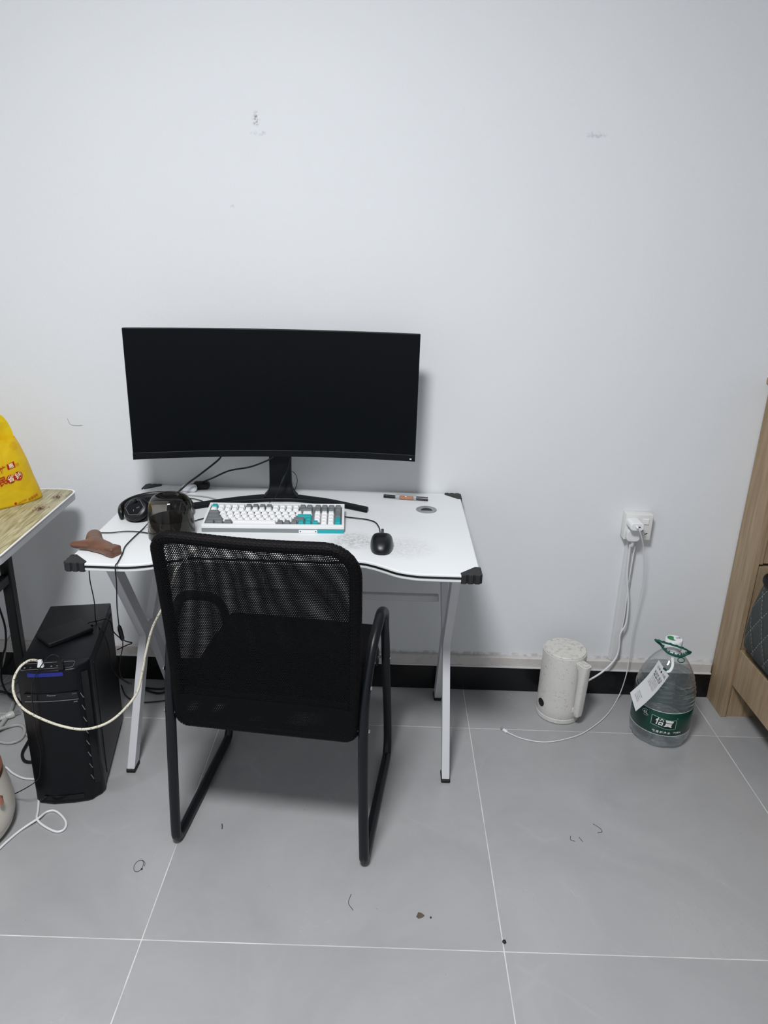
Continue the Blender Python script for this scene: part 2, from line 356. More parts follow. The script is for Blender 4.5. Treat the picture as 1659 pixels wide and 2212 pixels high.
def mattress_material():
    k = NT('quilted_grey_fabric'); tc = k.n('ShaderNodeTexCoord'); O = tc.outputs['Object']
    sep = k.n('ShaderNodeSeparateXYZ'); k.l(O, sep.inputs[0])
    def line(sgn):
        a = k.n('ShaderNodeMath', operation='MULTIPLY', i_1=sgn * 0.62); k.l(sep.outputs[2], a.inputs[0])
        b = k.n('ShaderNodeMath', operation='ADD'); k.l(sep.outputs[1], b.inputs[0]); k.l(a.outputs[0], b.inputs[1])
        c = k.n('ShaderNodeMath', operation='MULTIPLY', i_1=14.0); k.l(b.outputs[0], c.inputs[0])
        d = k.n('ShaderNodeMath', operation='FRACT'); k.l(c.outputs[0], d.inputs[0])
        e = k.n('ShaderNodeMath', operation='SUBTRACT', i_1=0.5); k.l(d.outputs[0], e.inputs[0])
        f = k.n('ShaderNodeMath', operation='ABSOLUTE'); k.l(e.outputs[0], f.inputs[0]); return f.outputs[0]
    l1 = line(1.0); l2 = line(-1.0)
    mn = k.n('ShaderNodeMath', operation='MINIMUM'); k.l(l1, mn.inputs[0]); k.l(l2, mn.inputs[1])
    th = k.n('ShaderNodeMath', operation='LESS_THAN', i_1=0.014); k.l(mn.outputs[0], th.inputs[0])
    dz = k.n('ShaderNodeMath', operation='MULTIPLY', i_1=95.0); k.l(sep.outputs[2], dz.inputs[0]); fr = k.n('ShaderNodeMath', operation='FRACT'); k.l(dz.outputs[0], fr.inputs[0])
    gt = k.n('ShaderNodeMath', operation='GREATER_THAN', i_1=0.4); k.l(fr.outputs[0], gt.inputs[0])
    st = k.n('ShaderNodeMath', operation='MULTIPLY'); k.l(th.outputs[0], st.inputs[0]); k.l(gt.outputs[0], st.inputs[1])
    mx = k.n('ShaderNodeMix', data_type='RGBA'); mx.inputs[6].default_value = lin((60, 63, 62)); mx.inputs[7].default_value = lin((158, 160, 158)); k.l(st.outputs[0], mx.inputs[0])
    k.l(mx.outputs[2], k.b.inputs['Base Color']); k.b.inputs['Roughness'].default_value = 0.85
    mr = k.n('ShaderNodeMapRange', clamp=True); mr.inputs[2].default_value = 0.22; k.l(mn.outputs[0], mr.inputs[0])
    bp = k.n('ShaderNodeBump', i_Strength=0.7, i_Distance=0.006); k.l(mr.outputs[0], bp.inputs['Height']); k.l(bp.outputs[0], k.b.inputs['Normal'])
    return k.m

def stained_white(name, rgb, dirt, amt, ns=40, lo_=0.5, hi=0.72, rough=0.4):
    k = NT(name); tc = k.n('ShaderNodeTexCoord'); O = tc.outputs['Object']
    n1 = k.n('ShaderNodeTexNoise', i_Scale=ns, i_Detail=8.0, i_Roughness=0.75); k.l(O, n1.inputs['Vector'])
    n2 = k.n('ShaderNodeTexNoise', i_Scale=ns / 6, i_Detail=2.0); k.l(O, n2.inputs['Vector'])
    r1 = k.n('ShaderNodeMapRange', clamp=True); r1.inputs[1].default_value = lo_; r1.inputs[2].default_value = hi; k.l(n1.outputs['Fac'], r1.inputs[0])
    r2 = k.n('ShaderNodeMapRange', clamp=True); r2.inputs[1].default_value = 0.35; r2.inputs[2].default_value = 0.7; r2.inputs[3].default_value = 0.25; k.l(n2.outputs['Fac'], r2.inputs[0])
    m = k.n('ShaderNodeMath', operation='MULTIPLY'); k.l(r1.outputs[0], m.inputs[0]); k.l(r2.outputs[0], m.inputs[1])
    m2 = k.n('ShaderNodeMath', operation='MULTIPLY', i_1=amt); k.l(m.outputs[0], m2.inputs[0])
    mx = k.n('ShaderNodeMix', data_type='RGBA'); mx.inputs[6].default_value = lin(rgb); mx.inputs[7].default_value = lin(dirt); k.l(m2.outputs[0], mx.inputs[0])
    k.l(mx.outputs[2], k.b.inputs['Base Color']); k.b.inputs['Roughness'].default_value = rough
    return k.m

def bag_material():
    k = NT('yellow_thin_plastic'); tc = k.n('ShaderNodeTexCoord')
    nz = k.n('ShaderNodeTexNoise', i_Scale=14.0, i_Detail=3.0, i_Distortion=1.5); k.l(tc.outputs['Object'], nz.inputs['Vector'])
    mx = k.n('ShaderNodeMix', data_type='RGBA'); mx.inputs[6].default_value = lin((236, 194, 12)); mx.inputs[7].default_value = lin((246, 224, 52)); k.l(nz.outputs['Fac'], mx.inputs[0])
    k.l(mx.outputs[2], k.b.inputs['Base Color']); k.b.inputs['Roughness'].default_value = 0.32
    tr = k.n('ShaderNodeBsdfTranslucent'); tr.inputs[0].default_value = lin((250, 216, 30))
    m = k.n('ShaderNodeMixShader'); m.inputs[0].default_value = 0.35; k.l(k.b.outputs[0], m.inputs[1]); k.l(tr.outputs[0], m.inputs[2]); k.l(m.outputs[0], k.out.inputs[0])
    bp = k.n('ShaderNodeBump', i_Strength=0.6, i_Distance=0.006); k.l(nz.outputs['Fac'], bp.inputs['Height']); k.l(bp.outputs[0], k.b.inputs['Normal'])
    return k.m

def braid_material():
    k = NT('braided_white_sleeve'); tc = k.n('ShaderNodeTexCoord')
    nz = k.n('ShaderNodeTexNoise', i_Scale=300.0, i_Detail=1.0); k.l(tc.outputs['Object'], nz.inputs['Vector'])
    r = k.n('ShaderNodeValToRGB'); k.l(nz.outputs['Fac'], r.inputs[0]); e = r.color_ramp.elements
    e[0].position = 0.33; e[0].color = lin((110, 104, 92)); e[1].position = 0.41; e[1].color = lin((218, 212, 194))
    k.l(r.outputs[0], k.b.inputs['Base Color']); k.b.inputs['Roughness'].default_value = 0.6
    return k.m

M = dict(
    wall=wall_material(), ceiling=mat('white_ceiling_paint', (236, 238, 240), 0.8, var=0.02),
    tile=tile_material(), grout=mat('pale_grout', (208, 208, 206), 0.85, var=0.45, scale=11),
    base=mat('black_glazed_skirting', (7, 8, 11), 0.25, var=0.2),
    trunk=stained_white('ivory_trunking', (206, 202, 198), (150, 132, 118), 0.7, 30),
    duct=mat('white_duct_plastic', (216, 217, 218), 0.5, var=0.03),
    socket=mat('white_socket_plastic', (228, 228, 224), 0.3, var=0.02), slot=mat('dark_slot', (20, 18, 18), 0.6),
    wplastic=mat('glossy_white_plastic', (240, 241, 242), 0.22, var=0.02), wcable=mat('white_cable_rubber', (226, 227, 228), 0.45, var=0.03),
    gcable=mat('grey_cable_rubber', (168, 168, 166), 0.5), bcable=mat('black_cable_rubber', (11, 12, 14), 0.45, spec=0.4),
    metal=mat('bright_steel', (200, 200, 202), 0.25, metal=1.0),
    desk=desk_top_material(), edge=mat('white_edge_band', (240, 241, 243), 0.35, var=0.02), stripe=mat('black_edge_stripe', (12, 12, 13), 0.5),
    rubber=mat('black_corner_rubber', (30, 31, 33), 0.6, bump=0.2), legm=mat('white_painted_steel', (206, 207, 211), 0.38, var=0.03),
    foot=mat('black_foot_cap', (16, 16, 18), 0.6),
    tubem=mat('black_painted_tube', (9, 13, 19), 0.36, var=0.1, spec=0.4), net=mat('black_mesh_fabric', (3, 4, 7), 0.6, var=0.2, scale=200, spec=0.15),
    foam=mat('dark_brown_foam', (50, 34, 29), 0.85, spec=0.2), seat=mat('black_seat_fabric', (3, 4, 7), 0.8, spec=0.2, var=0.2, bump=0.6, bscale=900),
    screen=mat('matte_dark_screen', (2, 5, 9), 0.42, spec=0.16, var=0.02), bezel=mat('black_bezel_plastic', (6, 10, 15), 0.42, spec=0.25), 
    pc=mat('black_case_paint', (11, 13, 18), 0.4, spec=0.3, var=0.08, bump=0.1, bscale=600), pcg=mat('glossy_black_plastic', (5, 6, 10), 0.2), pcf=mat('front_bezel_black', (5, 8, 14), 0.34, spec=0.3, var=0.08),
    blue=mat('blue_strip', (30, 38, 130), 0.3), silver=mat('silver_print', (150, 150, 156), 0.35, metal=0.6),
    hdd=mat('soft_black_enclosure', (15, 15, 17), 0.5, spec=0.4),
    kcase=mat('keyboard_case_white', (232, 234, 234), 0.4, var=0.02), kgrey=mat('keycap_grey', (112, 117, 119), 0.5, var=0.05), kwhite=mat('keycap_white', (238, 238, 238), 0.45, var=0.02),
    kteal=mat('keycap_teal', (22, 165, 170), 0.45, var=0.05), kband=mat('keyboard_band_grey', (128, 133, 134), 0.4), legend=mat('key_legend', (150, 150, 152), 0.6),
    mouse=mat('black_mouse_shell', (10, 13, 17), 0.36, spec=0.4), logo=mat('grey_logo_print', (150, 155, 160), 0.4),
    smoke=shell_material('smoked_glass', (0.53, 0.51, 0.48), 1.45, 0.05, 0.9), hset=mat('black_headset_plastic', (12, 13, 15), 0.38, spec=0.4), hpad=mat('black_leatherette', (14, 15, 17), 0.55, spec=0.3, bump=0.3, bscale=300),
    tool=wood_material('brown_wood_tool', (84, 55, 40), (114, 77, 57), axis=0, scale=40, stretch=6, rough=0.38),
    oak=wood_material('pale_oak_laminate', (146, 124, 96), (172, 150, 122), axis=2, scale=30, stretch=16, rough=0.55, fine=120, c3=(160, 138, 110)),
    ttop=wood_material('greyed_oak_print', (122, 114, 86), (196, 190, 160), axis=1, scale=80, stretch=13, rough=0.4, fine=170, c3=(168, 162, 130)),
    alu=mat('pale_table_edging', (190, 191, 194), 0.35, var=0.03), bmetal=mat('black_table_steel', (13, 14, 16), 0.4, spec=0.4),
    matt=mattress_material(), piping=mat('black_piping_tape', (8, 8, 10), 0.6, spec=0.3),
    pet=shell_material('clear_bottle_plastic', (0.97, 0.985, 0.985), 1.5, 0.06, 1.6, 0.5), water=water_material(),
    green=mat('dark_green_label', (6, 62, 50), 0.3, var=0.12, scale=14), dgreen=mat('deep_green_panel', (8, 40, 34), 0.3), white=mat('white_print', (236, 240, 238), 0.4),
    lgreen=mat('pale_green_outline', (150, 196, 170), 0.4), ring=mat('green_handle_plastic', (12, 84, 70), 0.35), leaf=mat('bright_green_print', (20, 132, 60), 0.35), cap=mat('white_cap_plastic', (238, 240, 242), 0.35, var=0.02),
    paper=mat('white_paper_tag', (228, 229, 231), 0.6, var=0.02), ink=mat('black_print', (60, 60, 64), 0.6), pink=mat('faint_red_print', (196, 140, 130), 0.6),
    kettle=stained_white('stained_white_plastic', (216, 214, 210), (96, 88, 82), 0.9, 120, 0.56, 0.68, 0.35), ktop=stained_white('dusty_white_lid', (212, 210, 204), (92, 84, 80), 0.95, 70, 0.50, 0.66, 0.45),
    cream=mat('cream_enamel', (220, 214, 202), 0.3, var=0.04), rose=mat('rose_gold', (206, 142, 116), 0.25, metal=0.85),
    bag=bag_material(), red=mat('red_print', (180, 30, 24), 0.4), cream_print=mat('cream_print', (248, 232, 190), 0.4), petal=mat('dried_pink_petals', (136, 84, 88), 0.8, var=0.4, scale=300),
    braid=braid_material(), hair=mat('dark_hair', (48, 42, 40), 0.5), dirt=mat('brown_dirt', (92, 80, 68), 0.9, var=0.3, scale=300),
    clear=shell_material('clear_acrylic', (0.92, 0.94, 0.95), 1.5, 0.05, 1.4), orange=mat('orange_artwork', (190, 128, 92), 0.45, var=0.5, scale=160), vape=mat('dark_lilac_barrel', (58, 56, 66), 0.3),
    lampw=mat('lit_lamp_diffuser', (245, 250, 255), 0.5, emit=4.0), tplug=mat('translucent_plug', (196, 198, 192), 0.3),
    casew=mat('pearl_white_case', (226, 230, 238), 0.15, coat=0.5),
)

# ================================================================ ROOM
X0, X1, Y0, Y1, ZC = -2.4, 2.4, -4.2336, 0.0, 2.8
def struct(name, c, s, m):
    bm = B(); box(bm, c, s); o = link(name, bm, m); o['kind'] = 'structure'; return o
floor = struct('floor', (0, Y0 / 2, -0.0507), (X1 - X0, -Y0, 0.1), M['grout'])
TS, G = 0.8, 0.0027
tile_mesh = {}
ys = [(-0.2336, 0.0)] + [(-0.2336 - TS * (k + 1), -0.2336 - TS * k) for k in range(5)]
for ix in range(6):
    for (ya, yb) in ys:
        key = round(yb - ya, 4)
        if key not in tile_mesh:
            bm = B(); box(bm, (0, 0, -0.0004), (TS - G, key - G, 0.0008), 0.0003, 1)
            o = link('floor_tile', bm, M['tile'], floor); tile_mesh[key] = o.data
        else:
            o = bpy.data.objects.new('floor_tile', tile_mesh[key]); COL.objects.link(o); o.parent = floor
        o.location = (X0 + TS * (ix + 0.5), (ya + yb) / 2, 0)
        o.location.z = 0.0
struct('wall_back', (0, 0.05, ZC / 2), (X1 - X0 + 0.2, 0.1, ZC), M['wall'])
struct('wall_left', (X0 - 0.05, Y0 / 2, ZC / 2), (0.1, -Y0, ZC), M['wall'])
struct('wall_right', (X1 + 0.05, Y0 / 2, ZC / 2), (0.1, -Y0, ZC), M['wall'])
struct('wall_front', (0, Y0 - 0.05, ZC / 2), (X1 - X0 + 0.2, 0.1, ZC), M['wall'])
struct('ceiling', (0, Y0 / 2, ZC + 0.05), (X1 - X0 + 0.2, -Y0 + 0.2, 0.1), M['ceiling'])
struct('baseboard_back', (0, -0.006, 0.048), (X1 - X0, 0.012, 0.096), M['base'])
struct('baseboard_left', (X0 + 0.006, Y0 / 2, 0.048), (0.012, -Y0 - 0.03, 0.096), M['base'])
struct('baseboard_right', (X1 - 0.006, Y0 / 2, 0.048), (0.012, -Y0 - 0.03, 0.096), M['base'])
# plastic trunking on top of the skirting
bm = B(); box(bm, (-0.77, -0.0085, 0.1165), (3.24, 0.017, 0.037), 0.002, 1)
t = link('trim_1', bm, M['trunk']); t['kind'] = 'structure'
bm = B(); box(bm, (-0.77, -0.0105, 0.099), (3.24, 0.021, 0.004)); link('trunking_lip', bm, M['duct'], None)
o = bpy.data.objects['trunking_lip']; o.parent = t; o.location = o.location - t.location
# vertical duct up to the socket
bm = B(); ol = [(-0.019, 0), (-0.014, -0.014), (0.014, -0.014), (0.019, 0)]
prism(bm, ol, 0.136, 0.592, Matrix.Translation((0.512, 0, 0)))
o = link('trim_2', bm, M['duct']); o['kind'] = 'structure'; bevel_mod(o, 0.002, 2)
# ceiling lamp
t = thing('ceiling_lamp', 'round white ceiling lamp lighting the room from behind the camera', 'lamp', (LAMP[0], LAMP[1], ZC))
bm = B(); lathe(bm, [(0, 0), (0.24, 0), (0.24, -0.03), (0.22, -0.035), (0, -0.035)], 48); link('lamp_base', bm, M['wplastic'], t, smooth=True)
bm = B(); lathe(bm, [(0, -0.036), (0.215, -0.036), (0.215, -0.05), (0.19, -0.068), (0, -0.072)], 48); link('diffuser', bm, M['lampw'], t, smooth=True)

# ================================================================ WHITE DESK
DZ = 0.72
desk = thing('computer_desk', 'white gaming desk with curved front edge and black rubber corners', 'desk', (-0.557, -0.32, 0))
DX, DY = 0.557, 0.32
def dl(p): return (p[0] + DX, p[1] + DY, p[2])
front_r = [(-0.36, -0.561), (-0.325, -0.571), (-0.291, -0.592), (-0.257, -0.615), (-0.213, -0.628), (-0.17, -0.63)]
front = [(-0.058, -0.63)] + [(p.x, p.y) for p in smooth_pts([(x, y, 0) for x, y in [(-0.54, -0.560), (-0.45, -0.560)] + front_r], 4)][::-1]
front += [(-1.114 - x, y) for x, y in front[::-1]][1:]
outline = front + [(-1.056, -0.008), (-0.058, -0.008)]
bm = B(); prism(bm, [(x + DX, y + DY) for x, y in outline], 0.7005, DZ)
top = link('desktop', bm, [M['desk']], desk); bevel_mod(top, 0.0025, 2)
# the laminate texture reads world-like coordinates: shift the mesh so object space = desk space
top.data.transform(Matrix.Translation((-DX, -DY, 0))); top.location = (DX, DY, 0)
# black stripe let into the front edge
bm = B()
for (a, b) in zip(front, front[1:]):
    if not (-1.01 < (a[0] + b[0]) / 2 < -0.104): continue
    q = [bm.verts.new((p[0] + DX, p[1] + DY - dy, z)) for dy, z in ((-0.001, 0.7095), (0.0012, 0.7095), (0.0012, 0.7145), (-0.001, 0.7145)) for p in (a, b)]
    for i in (0, 2, 4): bm.faces.new((q[i], q[i + 1], q[i + 3], q[i + 2]))
bmesh.ops.remove_doubles(bm, verts=bm.verts, dist=1e-5)
link('edge_stripe', bm, M['stripe'], desk)
# rubber corner guards with ribbed outer edges
def guard(sx, sy):
    cx = -0.557 + sx * 0.499; cy = -0.319 + sy * 0.311; L = 0.049
    def rib(n=3):
        out = []
        for k in range(n):
            out += [(k / n + 0.03, 0.0), (k / n + 0.06, 0.0035), ((k + 1) / n - 0.06, 0.0035), ((k + 1) / n - 0.03, 0.0)]
        return out
    pts = [(L, 0.006), (0.003, L)]
    pts = [(L, 0.010)]
    for t_, d in rib()[::-1]: pts.append((L * t_, -d))
    for t_, d in rib(): pts.append((-d, L * t_))
    pts.append((0.010, L))
    P = [(cx - sx * x + DX, cy - sy * y + DY) for x, y in pts]
    b = B(); prism(b, P, 0.6985, 0.7225); o = link('corner_guard', b, M['rubber'], desk); bevel_mod(o, 0.0012, 2, 50)
for sx in (-1, 1):
    for sy in (-1, 1): guard(sx, sy)
# cable grommet
bm = B(); lathe(bm, [(0, 0.0012), (0.0285, 0.0012), (0.031, 0), (0.031, -0.003), (0.02, -0.003), (0, -0.003)], 40, dl((-0.1705, -0.168, DZ + 0.0015))); g = link('grommet', bm, mat('grommet_grey', (140, 143, 147), 0.4), desk, smooth=True)
bm = B(); pts = [(0.017 * cos(a), 0.021 * sin(a)) for a in [pi * k / 14 for k in range(15)]]
prism(bm, [(x - 0.1705 + DX, y - 0.181 + DY) for x, y in pts], DZ + 0.0027, DZ + 0.0033); link('grommet_opening', bm, M['slot'], g)
# K-shaped side frames (square steel tube)
def sqtube(bm, P, w=0.022, d=0.038):
    """tube in the y-z plane following P (x, y, z), width w along x, depth d across; mitred bends"""
    P = [Vector(p) for p in P]; rings = []
    for i, p in enumerate(P):
        a = (P[i] - P[i - 1]).normalized() if i else None; b = (P[i + 1] - P[i]).normalized() if i < len(P) - 1 else None
        if a is None or b is None:   # cut the ends level
            t_ = b if a is None else a; n = Vector((0, 1, 0)); hw = d / 2 / max(0.3, abs(t_.z))
        else:
            t_ = (a + b).normalized(); n = Vector((0, t_.z, -t_.y)).normalized(); hw = d / 2 / max(0.5, t_.dot(a))
            if n.y < 0: n = -n
        rings.append([bm.verts.new(p + n * sy * hw + Vector((sx * w / 2, 0, 0))) for sx, sy in ((-1, -1), (1, -1), (1, 1), (-1, 1))])
    for A, C in zip(rings, rings[1:]):
        for k in range(4): bm.faces.new((A[k], A[(k + 1) % 4], C[(k + 1) % 4], C[k]))
    bm.faces.new(rings[0]); bm.faces.new(rings[-1])
FX = {-1: (-1.006, -0.986, -0.966), 1: (-0.094, -0.103, -0.112)}
for s in (-1, 1):
    xb, xm, xt = FX[s]
    for P in ([(xb, -0.475, 0.012), (xm, -0.338, 0.375), (xt, -0.575, 0.70)], [(xb, -0.065, 0.012), (xm, -0.292, 0.375), (xt, -0.052, 0.70)]):
        bm = B(); sqtube(bm, [dl(p) for p in P]); lg = link('leg', bm, M['legm'], desk); bevel_mod(lg, 0.0015, 2, 40)
        bm = B(); box(bm, dl((P[0][0], P[0][1], 0.006)), (0.026, 0.046, 0.012), 0.002, 1); link('foot_cap', bm, M['foot'], lg)
    bm = B(); box(bm, dl((xt, -0.31, 0.689)), (0.03, 0.55, 0.02), 0.0015, 1); link('top_rail', bm, M['legm'], desk)
    bm = B(); box(bm, dl((xm, -0.315, 0.372)), (0.021, 0.02, 0.06), 0.001, 1); link('joining_plate', bm, M['legm'], desk)
for (y, z, h) in ((-0.218, 0.455, 0.02), (-0.30, 0.678, 0.03)):
    bm = B(); box(bm, dl((-0.539, y, z)), (0.832, 0.018, h), 0.0015, 1); link('crossbar', bm, M['legm'], desk)

# ================================================================ MONITOR
mon = thing('curved_monitor', 'wide curved black monitor with blank screen standing on the white desk', 'monitor', (-0.610, -0.205, DZ), 5.0)
HW, ZB, ZT, SAG = 0.401, 0.149, 0.512, 0.045
def arc(x): return SAG * (1 - (x / HW) ** 2)
def curved_slab(bm, x0, x1, z0, z1, y0, y1, n=32, corner=0.0):
    """slab following the monitor's arc; y0 (front) and y1 (back) are offsets, y1 may be a function of x and z"""
    vs = {}
    for i in range(n + 1):
        x = x0 + (x1 - x0) * i / n; f = arc(x); b = y1(x) if callable(y1) else y1
        vs[i] = [bm.verts.new((x, f + y0, z0)), bm.verts.new((x, f + y0, z1)), bm.verts.new((x, f + b, z1)), bm.verts.new((x, f + b, z0))]
    for i in range(n):
        for k in range(4): bm.faces.new((vs[i][k], vs[i][(k + 1) % 4], vs[i + 1][(k + 1) % 4], vs[i + 1][k]))
    bm.faces.new(vs[0]); bm.faces.new(vs[n])
bm = B(); curved_slab(bm, -HW, HW, ZB, ZT, 0.0, 0.011); hs = link('housing', bm, M['bezel'], mon, smooth=True); bevel_mod(hs, 0.002, 2, 50)
bm = B(); curved_slab(bm, -HW + 0.003, HW - 0.003, ZB + 0.0215, ZT - 0.003, -0.0008, 0.002); link('screen', bm, M['screen'], mon, smooth=True)
bm = B(); curved_slab(bm, -HW + 0.0006, HW - 0.0006, ZB, ZB + 0.0195, -0.004, 0.002); ch = link('chin_bezel', bm, M['bezel'], mon, smooth=True); bevel_mod(ch, 0.001, 2, 50)
bm = B(); box(bm, (HW - 0.014, arc(HW - 0.014) - 0.0045, ZB + 0.0075), (0.005, 0.001, 0.003)); link('power_light', bm, M['white'], ch)
bm = B(); box(bm, (0, arc(0) + 0.030, 0.345), (0.40, 0.042, 0.22), 0.016, 3); link('rear_housing', bm, M['bezel'], mon, smooth=True)
# neck with flared bottom, and V foot
bm = B()
prof = [(0.235, 0.033), (0.15, 0.033), (0.10, 0.0325), (0.06, 0.033), (0.04, 0.035), (0.028, 0.039), (0.020, 0.045), (0.013, 0.052)]
rg = []
for z, hw in prof:
    yy = 0.088; dd = 0.014 + (0.008 if z < 0.03 else 0)
    rg.append([bm.verts.new((0.006 + sx * hw, yy + sy * dd, z)) for sx, sy in ((-1, -1), (1, -1), (1, 1), (-1, 1))])
for A, C in zip(rg, rg[1:]):
    for k in range(4): bm.faces.new((A[k], A[(k + 1) % 4], C[(k + 1) % 4], C[k]))
bm.faces.new(rg[0]); bm.faces.new(rg[-1])
nk = link('neck', bm, M['bezel'], mon, smooth=True); bevel_mod(nk, 0.003, 2, 50)
inner = smooth_pts([(-0.258, -0.012, 0), (-0.15, 0.037, 0), (-0.05, 0.062, 0), (0.006, 0.066, 0), (0.06, 0.062, 0), (0.15, 0.034, 0), (0.262, -0.032, 0)], 5)
outer = smooth_pts([(0.268, -0.008, 0), (0.16, 0.062, 0), (0.10, 0.088, 0), (0.06, 0.104, 0), (0.006, 0.112, 0), (-0.05, 0.106, 0), (-0.10, 0.092, 0), (-0.16, 0.068, 0), (-0.264, 0.018, 0)], 5)
bm = B(); prism(bm, [(p.x, p.y) for p in inner + outer], 0.0, 0.0125); ft = link('stand_foot', bm, M['bezel'], mon, smooth=True); bevel_mod(ft, 0.003, 2, 50)

# ================================================================ KEYBOARD
U = 0.01905
kb = thing('keyboard', 'white mechanical keyboard with grey and teal keys lying below the monitor', 'keyboard', (-0.5935, -0.3905, DZ), 3.4)
KW, KD = 0.383, 0.146
def wedge(bm, x0, x1, y0, y1, z0, zf, zb):
    v = [bm.verts.new(p) for p in ((x0, y0, z0), (x1, y0, z0), (x1, y1, z0), (x0, y1, z0), (x0, y0, zf), (x1, y0, zf), (x1, y1, zb), (x0, y1, zb))]
    for f in ((0, 3, 2, 1), (4, 5, 6, 7), (0, 1, 5, 4), (1, 2, 6, 5), (2, 3, 7, 6), (3, 0, 4, 7)): bm.faces.new([v[i] for i in f])
SL = 0.013 / KD
bm = B(); wedge(bm, -KW / 2, KW / 2, 0.0, KD, 0.0105, 0.0135, 0.0265)
# raised rim around the keys
for (x0, x1, y0, y1) in ((-KW / 2, KW / 2, 0, 0.010), (-KW / 2, KW / 2, KD - 0.008, KD), (-KW / 2, -KW / 2 + 0.0065, 0.010, KD - 0.008), (KW / 2 - 0.0065, KW / 2, 0.010, KD - 0.008)):
    wedge(bm, x0, x1, y0, y1, 0.0125, 0.0205 + SL * y0, 0.0205 + SL * y1)
kc = link('case', bm, M['kcase'], kb); bevel_mod(kc, 0.0012, 2, 40)
bm = B(); wedge(bm, -KW / 2 + 0.001, KW / 2 - 0.001, -0.0006, KD - 0.01, 0.0, 0.0104, 0.0104); link('case_bottom', bm, M['kband'], kb)
bm = B(); wedge(bm, -KW / 2 + 0.0066, KW / 2 - 0.0066, 0.0101, KD - 0.0081, 0.0126, 0.0140 + SL * 0.0101, 0.0140 + SL * (KD - 0.008)); link('gap_shade_plate', bm, mat('gap_shade_grey', (120, 123, 125), 0.6), kb)  # plate added under the keys, its grey paints the shade between them
bm = B(); box(bm, (0.094, -0.0018, 0.0048), (0.050, 0.0014, 0.0085)); pl = link('name_plate', bm, M['kcase'], kb)
for x in (0.0735, 0.1145):
    bm = B(); lathe(bm, [(0, 0), (0.0016, 0), (0.0016, 0.0008), (0, 0.001)], 10); sc_ = link('screw', bm, M['slot'], pl); sc_.rotation_euler = (pi / 2, 0, 0); sc_.location = (x, -0.0024, 0.0048)
bm = B(); box(bm, (0.155, -0.0018, 0.0048), (0.071, 0.0014, 0.0094)); link('teal_band', bm, M['kteal'], kb)
rows = [
    [(1, 't', 'Esc')] + [(1, 'w', 'F%d' % i) for i in (1, 2, 3, 4)] + [(1, 'g', 'F%d' % i) for i in (5, 6, 7, 8)] + [(1, 'w', 'F%d' % i) for i in (9, 10, 11, 12)] + [(1, 'g', 'Prt'), (1, 'g', 'Del'), (.25, '', '')] + [(1, 'g', c) for c in ('Ho', 'En', 'Up', 'Dn')],
    [(1, 'w', c) for c in '~1234567890-='] + [(2, 'g', 'Back'), (.25, '', ''), (1, 'g', 'Num'), (1, 'g', '/'), (1, 'g', '*'), (1, 'g', '-')],
    [(1.5, 'g', 'Tab')] + [(1, 'w', c) for c in 'QWERTYUIOP[]'] + [(1.5, 'w', '\\'), (.25, '', '')] + [(1, 'w', c) for c in '789'],
    [(1.75, 'g', 'Caps')] + [(1, 'w', c) for c in "ASDFGHJKL;'"] + [(2.25, 't', 'Enter'), (.25, '', '')] + [(1, 'w', c) for c in '456'],
    [(2.25, 'g', 'Shift')] + [(1, 'w', c) for c in 'ZXCVBNM,./'] + [(1.75, 'g', 'Shift'), (1, 't', '^'), (.25, '', '')] + [(1, 'w', c) for c in '123'],
    [(1.25, 'g', 'Ctrl'), (1.25, 'g', 'Win'), (1.25, 'g', 'Alt'), (6.25, 'w', ''), (1, 'g', 'Alt'), (1, 'g', 'Fn'), (1, 'g', 'Ctrl'), (1, 't', '<'), (1, 't', 'v'), (1, 't', '>'), (.25, '', '')] + [(1, 'w', c) for c in '0.'],
]
kx0 = -19.25 * U / 2; ky0 = 0.0135
cap_cache = {}
leg_bm = B()
def keycap(w_, h_, colr, x, y, txt, rowlift):
    key = (w_, h_, colr)
    if key not in cap_cache:
        b = B(); ww = w_ * U - 0.0017; hh = h_ * U - 0.0017
        lo4 = [b.verts.new((sx * ww / 2, sy * hh / 2, 0)) for sx, sy in ((-1, -1), (1, -1), (1, 1), (-1, 1))]
        mid = [b.verts.new((sx * (ww / 2 - 0.0026), sy * (hh / 2 - 0.0022) + 0.0006, 0.0075)) for sx, sy in ((-1, -1), (1, -1), (1, 1), (-1, 1))]
        hi4 = [b.verts.new((sx * (ww / 2 - 0.0033), sy * (hh / 2 - 0.0030) + 0.0006, 0.0082)) for sx, sy in ((-1, -1), (1, -1), (1, 1), (-1, 1))]
        for A, C in ((lo4, mid), (mid, hi4)):
            for k in range(4): b.faces.new((A[k], A[(k + 1) % 4], C[(k + 1) % 4], C[k]))
        b.faces.new(hi4); b.faces.new(lo4[::-1])
        o = link('keycap', b, M[{'w': 'kwhite', 'g': 'kgrey', 't': 'kteal'}[colr]], kb); cap_cache[key] = o.data
    else:
        o = bpy.data.objects.new('keycap', cap_cache[key]); COL.objects.link(o); o.parent = kb
    z = 0.0150 + SL * y + rowlift
    o.location = (x, y, z); o.rotation_euler = (math.atan(SL), 0, 0)
    if txt:
        text_into(leg_bm, txt, 0.0042 if len(txt) > 1 else 0.0055, lambda a, b: Vector((x + a - 0.000 * w_, y + 0.002 + b, z + 0.00845 + SL * b)))
for r_, row in enumerate(rows):
    x = kx0; y = ky0 + (5 - r_) * U * 1.0 + U / 2
    for (w_, cc, txt) in row:
        if cc: keycap(w_, 1, cc, x + w_ * U / 2, y, txt, (0.0035, 0.003, 0.0015, 0.0005, 0.0, 0.0)[r_])
        x += w_ * U
xr = kx0 + 18.75 * U
keycap(1, 2, 'g', xr, ky0 + 3 * U, '+', 0.001); keycap(1, 2, 't', xr, ky0 + 1 * U, 'En', 0.0)
